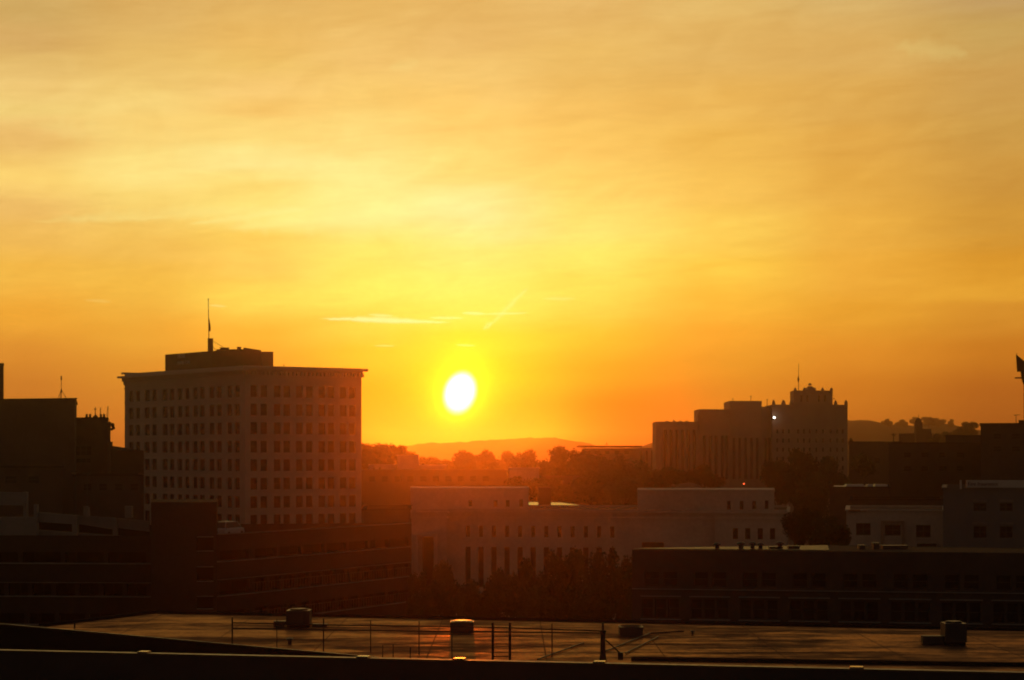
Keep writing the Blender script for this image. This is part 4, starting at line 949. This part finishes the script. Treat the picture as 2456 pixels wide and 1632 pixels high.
block('brick_building', 'wide nearly black block right of the utility pole', 'building', [(2132, 345), (2360, 350), (2362, 376), (2134, 372)], ZV(1064, 345), ('dark_brick', 'tar_roof'), 'dark_panel', fronts={0: fr})
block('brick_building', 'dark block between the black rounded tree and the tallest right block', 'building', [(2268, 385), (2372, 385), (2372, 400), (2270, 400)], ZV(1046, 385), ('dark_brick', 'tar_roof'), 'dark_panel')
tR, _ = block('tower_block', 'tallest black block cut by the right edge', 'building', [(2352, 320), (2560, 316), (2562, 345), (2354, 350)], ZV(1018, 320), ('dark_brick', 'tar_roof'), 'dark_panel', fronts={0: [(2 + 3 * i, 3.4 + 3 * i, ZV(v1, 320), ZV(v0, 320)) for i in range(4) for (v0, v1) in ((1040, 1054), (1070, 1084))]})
m = MB(); m.prism([W(2443, 319), W(2500, 319), W(2500, 330), W(2443, 330)], ZV(1020, 319), ZV(1008, 319)); m.build('stair_tower', 'dark_brick', tR)
m = MB(); m.tube(P(2437, 1018, 320), P(2437, 996, 320), .05, n=5); m.tube(P(2432, 996.5, 320), P(2447, 995, 320), .07, .04, n=5); m.build('aerial', 'dark_metal', tR)
# angled sign panel on a pole at the right edge
D = 300.0
sp = thing('pole_sign', 'angular dark panel on a tall pole cut by the right edge', 'sign', P(2464, 1010, D))
m = MB(); th = Vector((0, .35, 0)); pp = [P(2441, 892, D), P(2470, 890, D), P(2500, 885, D), P(2500, 905, D), P(2475, 893, D), P(2456, 867, D), P(2438, 850, D)]
pp = [P(2440.5, 892, D), P(2500, 892, D), P(2500, 902, D), P(2438, 850, D)]
pp = [P(2440.5, 892, D), P(2480, 892, D), P(2480, 887, D), P(2456, 866, D), P(2438, 851, D)]
m.face(pp); m.face([p + th for p in pp[::-1]])
for i in range(5): j = (i + 1) % 5; m.face([pp[i], pp[i] + th, pp[j] + th, pp[j]])
m.tube(P(2438.5, 852, D), P(2438.5, 847, D), .06, .02, 5)
m.build('panel', 'dark_panel', sp)
m = MB(); m.tube(P(2462, 1012, D), P(2462, 890, D), .42, .5, 10); m.tube(P(2453, 906, D), P(2462, 935, D), .25, .2, 8); m.tube(P(2452, 890, D), P(2453, 906, D), .3, .25, 8); m.build('pole', 'dark_metal', sp)
m = MB(); c = P(2447, 908.5, D); m.box((c.x, c.y, c.z), (1.6, .5, .2)); m.build('bracket', 'dark_metal', sp)
# building with sign band
fS = []
Dn = 230.0
A_, B_ = W(2262, Dn), W(2560, 228)
for u in (2335, 2398, 2460):
    for (v0, v1) in ((1207, 1226), (1262, 1290)): fS.append((s_of_u(A_, B_, u), s_of_u(A_, B_, u + 31), ZV(v1, Dn), ZV(v0, Dn)))
tS, _ = block('shop_building', 'bluish grey building with a pale sign band at the right edge', 'building', [(2262, Dn), (2560, 228), (2562, 250), (2264, 252)], ZV(1173, Dn), ('blue_grey_wall', 'tar_roof'), 'blue_grey_wall', fronts={0: fS}, mull=1)
m = MB()
for u in (2335, 2398, 2460):
    for v in (1201, 1255): along(m, A_, B_, s_of_u(A_, B_, u - 2), s_of_u(A_, B_, u + 32), ZV(v + 3, Dn), ZV(v - 3, Dn), .15)
m.build('lintel', 'light_concrete', tS)
sg = thing('shop_sign', 'long pale sign board with dark lettering on the roof edge at the right', 'sign', P(2380, 1172, 229))
m = MB(); a, b = W(2317, 229.3), W(2540, 228.3); along(m, a, b, 0, (b - a).length, ZV(1170, 229), ZV(1152, 229), .15); m.build('board', 'sign_white', sg)
m = MB(); a2, b2 = W(2302, 229.4), W(2306, 229.4); along(m, a2, b2, 0, (b2 - a2).length, ZV(1174, 229), ZV(1152, 229), .15); m.build('post', 'sign_white', sg)
dS = (b - a).normalized(); aS = math.atan2(dS.y, dS.x)
text3d('Fire Insurance', .62, (*(W(2321, 229.1)), ZV(1165, 229)), (R(90), 0, aS), 'sign_ink', sg, 'lettering')
# small white house with square windows
D = 250.0; A_, B_ = W(2030, D), W(2268, D - 3)
oh = [(s_of_u(A_, B_, a), s_of_u(A_, B_, b), ZV(v1, D), ZV(v0, D)) for (a, b, v0, v1) in ((2053, 2088, 1255, 1284), (2122, 2160, 1258, 1284), (2197, 2232, 1258, 1288))]
tH, _ = block('white_house', 'small pale two-storey house with three square dark windows above the dark brick block', 'house', [(2030, D), (2268, D - 3), (2268, 268), (2032, 270)], ZV(1226, D), ('pale_stone', 'tar_roof'), 'pale_stone', fronts={0: oh}, mull=1, par=.3)
m = MB(); along(m, A_, B_, s_of_u(A_, B_, 2113), s_of_u(A_, B_, 2119), ZV(1330, D), ZV(1248, D), .35); along(m, A_, B_, s_of_u(A_, B_, 2163), s_of_u(A_, B_, 2169), ZV(1330, D), ZV(1248, D), .35)
along(m, A_, B_, s_of_u(A_, B_, 2119), s_of_u(A_, B_, 2163), ZV(1252, D), ZV(1248, D), .35); m.build('portal', 'tan_brick', tH)
m = MB(); along(m, A_, B_, s_of_u(A_, B_, 2200), s_of_u(A_, B_, 2246), ZV(1330, D), ZV(1302, D), 1.4); m.build('porch', 'dark_panel', tH)
m = MB(); slab((2036, 2086), (1223, 1223), (1227, 1227), D - .6, 1.6, m); m.build('awning', 'awning', tH)
block('long_building', 'low roof with pale glinting skylights right of the large dark trees', 'building', [(1990, 330), (2134, 330), (2134, 352), (1996, 356)], ZV(1170, 330), ('dark_brick', 'pale_roof'), 'dark_panel', par=.05)
sk = thing('skylight', 'row of pale skylights on the low roof right of the large dark trees', 'skylight', P(2060, 1169, 334))
for (a, b) in ((2025, 2072), (2078, 2092), (2095, 2128)):
    m = MB(); c = W((a + b) / 2, 334); m.box((c.x, c.y, ZV(1170, 334)), ((b - a) / F * 334, 2.2, .6), taper=.85); m.build('glazing', 'white_metal', sk)
block('brick_building', 'dim low block between the skylight roof and the small white house', 'building', [(2040, 290), (2262, 290), (2262, 305), (2040, 305)], ZV(1200, 290), ('dark_brick', 'tar_roof'), 'dark_panel')

# ================================================================ dark brick block in front, right
D = 130.0
A_, B_ = W(1516, 132), W(2560, 127)
L = (B_ - A_).length
ob = []
nb = 9
bay = s_of_u(A_, B_, 1657) - s_of_u(A_, B_, 1540)
for i in range(nb):
    s0 = s_of_u(A_, B_, 1540) + i * bay
    for j in range(3): ob.append((s0 + j * .9, s0 + j * .9 + .78, ZV(1488, D), ZV(1440, D)))
    for j in range(2): ob.append((s0 + .2 + j * 1.25, s0 + j * 1.25 + 1.2, ZV(1410, D), ZV(1374, D)))
tD, pD = block('brick_block', 'long dark brick block across the lower right with vents on its roof', 'building', [(1516, 132), (2560, 127), (2560, 133), (1990, 138.5), (1560, 134.5)], ZV(1322, D), ('dark_brick', 'tar_roof'), None, fronts={0: ob}, par=.02, rec=.2, fw=.06, cop_h=.1)
m = MB(); along(m, A_, B_, 0, L, ZV(1418.5, D), ZV(1416, D), .12)
for i in range(nb):
    s0 = s_of_u(A_, B_, 1540) + i * bay; along(m, A_, B_, s0 - .1, s0 + 2.7, ZV(1436, D), ZV(1433, D), .12); along(m, A_, B_, s0 - .1, s0 + 2.7, ZV(1492, D), ZV(1489, D), .12)
m.build('ledge', 'grey_concrete', tD)
m = MB(); zR = ZV(1322, D) + .02
m.face([(*W(1516, 133), zR), (*W(1990, 131), zR), (*W(1985, 138), zR), (*W(1565, 134), zR)]); m.build('wet_sheet', 'damp_roof', tD)
def vent(u, v0, v1, D, label, w=.22):
    t = thing('roof_vent', label, 'vent', P(u, v0, D), 'mushroom vents on the dark brick block')
    c = P(u, v0, D); h = ZV(v1, D) - c.z
    m = MB(); m.tube(c, c + Vector((0, 0, h * .7)), w * .75, w * .6, 10); m.build('duct', 'dark_metal', t)
    m = MB(); m.lathe((c.x, c.y, c.z + h * .62), [(w * .6, 0), (w * 1.25, h * .1), (w * 1.2, h * .22), (w * .5, h * .38), (0, h * .4)], 12); m.build('cowl', 'dark_metal', t)
    return t
vent(1720, 1321, 1302, 133, 'leftmost mushroom vent on the dark brick block')
vent(1777, 1321, 1300, 133, 'second mushroom vent from the left on the dark brick block', .25)
vent(1805, 1321, 1300, 133, 'middle mushroom vent on the dark brick block')
vent(1824, 1321, 1302, 133, 'fourth mushroom vent from the left on the dark brick block')
vent(1871, 1321, 1299, 133, 'wide-capped mushroom vent at the right of the row', .24)
for (u, w, v, l) in ((1860, 30, 1313, 'low duct box under the wide-capped vent on the dark brick block'), (1903, 26, 1311, 'low box between the vents and the tree on the dark brick block'), (2066, 14, 1309, 'small dark vent box in front of the small white house'), (2100, 14, 1304, 'taller dark vent box in front of the small white house portal'), (2145, 60, 1310, 'long dark duct box in front of the small white house')):
    t = thing('duct_box', l, 'vent', P(u, 1322, 133)); m = MB(); c = P(u, 1322, 133)
    m.box((c.x, c.y, c.z), (w / F * 133, .7, ZV(v, 133) - c.z)); m.build('casing', 'dark_metal', t)
    m = MB(); m.box((c.x, c.y, ZV(v, 133)), (w / F * 133 + .08, .8, .05)); m.build('lid', 'dark_metal', t)

# ================================================================ near wet roof
h1 = 8.0; zW = EYE - h1
Dv = lambda v, h=h1: h * F / (v - VH)
wr = thing('flat_roof_building', 'near building with a wide wet flat roof reflecting the sunset', 'building', (*W(1300, 84), 0))
far_l = W(370, Dv(1471)); far_r = W(2600, Dv(1516)); left = W(100, Dv(1503)); 
nl = W(60, 62); nr = W(2600, 62)
poly = [nl, nr, far_r, far_l, left]
m = MB(); m.face([(p.x, p.y, zW) for p in poly]); m.build('roof', 'wet_roof', wr)
m = MB(); m.prism([(p.x, p.y) for p in poly], 0, zW - .02, top=False); m.build('wall', 'dark_brick', wr)
m = MB()
for (a, b) in ((left, far_l), (far_l, far_r)):
    d = (b - a).normalized(); nn = Vector((-d.y, d.x)); mid = (a + b) / 2 + nn * .0
    m.box((mid.x, mid.y, zW - .15), ((b - a).length, .35, .27), math.atan2(d.y, d.x))
m.build('kerb', 'dark_panel', wr)
m = MB()   # felt laps and a conduit run across the roof
def onroof(u, v, dz=0): return P(u, v, Dv(v)) + Vector((0, 0, dz))
for (a, b) in (((1290, 1585), (1400, 1545)), ((1440, 1570), (1560, 1522)), ((1560, 1522), (1640, 1517)), ((1500, 1570), (1580, 1530))):
    m.tube(onroof(*a, .05), onroof(*b, .05), .035, n=5)
m.build('conduit', 'rail_metal', wr)

def hvac(u0, u1, vt, vb, label, name='hvac_unit'):
    D = Dv(vb); c = P((u0 + u1) / 2, vb, D); w = (u1 - u0) / F * D; h = (vb - vt) / F * D
    t = thing(name, label, 'rooftop unit', (c.x, c.y, zW)); y = c.y + w / 2
    m = MB(); m.box((c.x, y, zW), (w * .92, w * .92, h * .12)); m.build('curb', 'dark_panel', t)
    m = MB(); m.box((c.x, y, zW + h * .12), (w, w, h * .80))
    m.build('casing', 'galvanised', t)
    m = MB()
    for k in range(7): m.box((c.x - w * .14, y - w / 2 - .012, zW + h * (.2 + .095 * k)), (w * .58, .03, h * .045))
    m.build('louvre', 'dark_metal', t)
    m = MB(); m.box((c.x + w * .33, y - w / 2 - .01, zW + h * .2), (w * .24, .02, h * .65)); m.build('access_panel', 'dark_metal', t)
    m = MB(); m.tube((c.x, y, zW + h * .92), (c.x, y, zW + h * .99), w * .38, n=18); m.tube((c.x, y, zW + h * .99), (c.x, y, zW + h * 1.0), w * .33, n=18); m.build('fan_shroud', 'dark_metal', t)
    return t, c, w, h
t, c, w, h = hvac(686, 742, 1462, 1506, 'boxy dark air conditioning unit with louvres on the left part of the wet roof')
m = MB(); a = P(668, 1504, Dv(1506)); m.box((a.x, c.y + .4, zW), (.5, .5, .28)); b = P(720, 1504, Dv(1506)); m.box((a.x + .55, c.y + .35, zW + .1), (.7, .16, .16)); m.build('disconnect_box', 'dark_metal', t)
m = MB(); m.box((c.x + w * .9, c.y + .5, zW), (.7, .3, .14)); m.build('duct', 'dark_metal', t)
t, c, w, h = hvac(2267, 2319, 1492, 1548, 'tall dark air conditioning unit at the right end of the wet roof')
m = MB(); m.box((c.x - w * .5 - .45, c.y + .35, zW + .03), (.9, .45, .34)); m.box((c.x - w * .5 - .5, c.y + .35, zW), (.7, .3, .03)); m.build('duct', 'dark_metal', t)
def curb(u0, u1, vt, vb, label, topm):
    D = Dv(vb); c = P((u0 + u1) / 2, vb, D); w = (u1 - u0) / F * D; h = (vb - vt) / F * D - .08
    t = thing('roof_hatch', label, 'roof hatch', (c.x, c.y, zW)); y = c.y + w / 2
    m = MB(); m.box((c.x, y, zW), (w * .97, w * .97, h * .75)); m.build('curb', 'galvanised', t)
    m = MB(); m.box((c.x, y, zW + h * .75), (w, w, h * .2)); m.build('rim', 'galvanised', t)
    m = MB(); m.lathe((c.x, y, zW + h * .95), [(w * .49, 0), (w * .42, .03), (w * .22, .045), (0, .05)], 20); m.build('dome', topm, t)
curb(1079, 1136, 1487, 1519, 'low square hatch with a glowing orange rim right under the sun on the wet roof', 'flashing_metal')
curb(1486, 1543, 1499, 1528, 'grey low square hatch right of the stubby black pipe', 'tar_roof')
def cap(u, v, hh, r_, label):
    D = Dv(v); c = P(u, v, D); t = thing('roof_vent', label, 'vent', (c.x, c.y, zW))
    m = MB(); m.tube((c.x, c.y, zW), (c.x, c.y, zW + hh * .7), r_ * .5, n=8); m.build('duct', 'dark_metal', t)
    m = MB(); m.lathe((c.x, c.y, zW + hh * .55), [(r_ * .5, 0), (r_, hh * .1), (r_ * .9, hh * .3), (0, hh * .45)], 12); m.build('cowl', 'galvanised', t)
cap(695, 1545, .28, .16, 'small domed vent below the left air conditioning unit')
cap(1661, 1523, .20, .10, 'tiny lone vent in the middle of the wet roof')
# railing of posts and two rails
rl = thing('railing', 'thin dark safety railing with tall posts crossing the wet roof', 'railing', (*W(1000, 82), zW))
posts = [(557, 1481, 1548, .035), (664, 1484, 1556, .02), (776, 1484, 1562, .03), (889, 1488, 1566, .022), (1005, 1490, 1570, .022), (1084, 1520, 1584, .02), (1324, 1496, 1576, .025), (179, 1493, 1506, .04), (918, 1548, 1580, .02), (943, 1545, 1584, .02), (984, 1552, 1582, .02), (1446, 1497, 1560, .03)]
for (u, vt, vb, r_) in posts:
    D = Dv(vb); m = MB(); m.tube(P(u, vb, D), P(u, vt, D), r_, n=6); m.build('post', 'rail_metal', rl)
for (pts_) in ([(557, 1494), (776, 1499), (1005, 1502.5), (1182, 1505), (1324, 1510), (1446, 1514)], [(557, 1508), (664, 1509), (776, 1511), (1005, 1514), (1223, 1516), (1446, 1519)]):
    m = MB()
    for a, b in zip(pts_, pts_[1:]): m.tube(P(*a, 77), P(*b, 77), .028, n=5)
    m.build('rail', 'rail_metal', rl)
ld = thing('access_ladder', 'pair of thick uprights with a rung, a roof ladder right of the glowing hatch', 'ladder', onroof(1203, 1586))
for u in (1182, 1223):
    D = Dv(1588); m = MB(); m.tube(P(u, 1588, D), P(u, 1493, D), .05, n=8); m.build('upright', 'rail_metal', ld)
    for k in range(12):
        pass
D = Dv(1588)
for v in (1545, 1575): m = MB(); m.tube(P(1182, v, D), P(1223, v, D), .022, n=6); m.build('rung', 'rail_metal', ld)
sp_ = thing('standpipe', 'stubby black pipe with a flared foot and slanting brace on the wet roof', 'pipe', onroof(1446, 1588))
D = Dv(1588); m = MB(); c = P(1446, 1588, D); px_ = D / F
m.lathe((c.x, c.y, c.z), [(10 * px_, 0), (9 * px_, .08), (6.5 * px_, .3), (5.5 * px_, 60 * px_), (6 * px_, 70 * px_), (8 * px_, 72 * px_), (8 * px_, 76 * px_), (3 * px_, 77 * px_), (2 * px_, 94 * px_), (0, 94 * px_)], 14); m.build('pipe', 'rail_metal', sp_)
m = MB(); m.tube(P(1452, 1535, D), P(1486, 1566, D), .03, n=6); c = P(1488, 1576, D); m.box((c.x, c.y, c.z - .1), (.2, .2, .28)); m.build('brace', 'rail_metal', sp_)

# ================================================================ nearest dark roofs and parapets
dw = thing('roof_wing', 'dark low wing roof in the lower left with a thin metal edge', 'building', (*W(300, 64), 0))
h2 = 6.6; z2 = EYE - h2; D2 = lambda v: h2 * F / (v - VH)
e0, e1, e2 = W(-250, D2(1476)), W(950, D2(1583)), W(1040, D2(1592))
poly2 = [W(-400, 56), W(1100, 56), e2, e1, e0]
m = MB(); m.prism([(p.x, p.y) for p in poly2], 0, z2, top=False); m.build('wall', 'dark_brick', dw)
m = MB(); m.face([(p.x, p.y, z2) for p in poly2]); m.build('roof', 'void', dw)
m = MB(); d = (e1 - e0).normalized(); mid = (e0 + e1) / 2; m.box((mid.x, mid.y, z2 - .02), ((e1 - e0).length, .10, .06), math.atan2(d.y, d.x)); m.build('edge_trim', 'coping_metal', dw)
def glint(u, v, D, label, w=.35):   # small raised flashing plates on the edges
    pass
np_ = thing('parapet_wall', 'nearest dark parapet wall with a metal coping along the bottom of the view', 'parapet', (*W(1228, 46), 0))
h3 = 5.0; z3 = EYE - h3; D3 = lambda v: h3 * F / (v - VH)
f0, f1 = W(-300, D3(1551)), W(2760, D3(1617.5))
d = (f1 - f0).normalized(); ang3 = math.atan2(d.y, d.x); mid = (f0 + f1) / 2; nn = Vector((-d.y, d.x))
m = MB(); c = mid - nn * .15; m.box((c.x, c.y, 0), ((f1 - f0).length, .28, z3 - .04), ang3); m.build('wall', 'dark_brick', np_)
m = MB(); c = mid - nn * .15; m.box((c.x, c.y, z3 - .037), ((f1 - f0).length, .30, .04), ang3); m.build('coping', 'coping_metal', np_)
for (u, w, l) in ((350, 26, 'leftmost'), (875, 30, 'left of the glowing hatch'), (1105, 30, 'sun'), (1440, 30, 'standpipe'), (2055, 34, 'right')):
    k = (u - U0) / F; s_ = s_of_u(f0, f1, u); p = f0 + d * s_ - nn * .12
    m = MB(); m.box((p.x, p.y, z3 + .0085), (w / F * p.y, .3, .035), ang3, taper=.9); m.build('flashing', 'flashing_metal', np_)
rr_ = thing('roof_terrace', 'dark roof surface just inside the nearest parapet', 'roof', (*W(1228, 30), 0))
m = MB(); q = [W(-600, 26), W(3000, 26), f1 - nn * .3, f0 - nn * .3]; m.prism([(p.x, p.y) for p in q], 0, z3 - 1.1); m.build('slab', 'tar_roof', rr_)
# low dark strip wall beyond the coping at right
ls = thing('low_wall', 'low dark kerb wall just beyond the near coping at the lower right', 'wall', (*W(2000, 70), zW))
m = MB(); a, b = W(1515, Dv(1584)), W(2700, Dv(1602)); d_ = (b - a).normalized(); mid = (a + b) / 2; m.box((mid.x, mid.y, zW + .004), ((b - a).length, .4, .12), math.atan2(d_.y, d_.x)); m.build('kerb', 'dark_panel', ls)

# ================================================================ haze
hz = MB(); hz.prism([(-3500, -520), (3500, -520), (3500, 6200), (-3500, 6200)], -1.5, 104)
me = bpy.data.meshes.new('haze'); me.from_pydata([(x, y, z) for z in (-1.5, 104) for (x, y) in ((-3500, -520), (3500, -520), (3500, 6200), (-3500, 6200))], [], [(3, 2, 1, 0), (4, 5, 6, 7), (0, 1, 5, 4), (1, 2, 6, 5), (2, 3, 7, 6), (3, 0, 4, 7)])
hm = bpy.data.materials.new('haze'); hm.use_nodes = True; hn = hm.node_tree; hn.nodes.clear()
pv = hn.nodes.new('ShaderNodeVolumePrincipled'); pv.inputs['Color'].default_value = (1.0, 0.74, 0.55, 1)
pv.inputs['Density'].default_value = 0.00023; pv.inputs['Anisotropy'].default_value = 0.95
ho = hn.nodes.new('ShaderNodeOutputMaterial'); hn.links.new(pv.outputs[0], ho.inputs['Volume'])
me.materials.append(hm); ho_ = bpy.data.objects.new('haze', me); col.objects.link(ho_); ho_['kind'] = 'stuff'
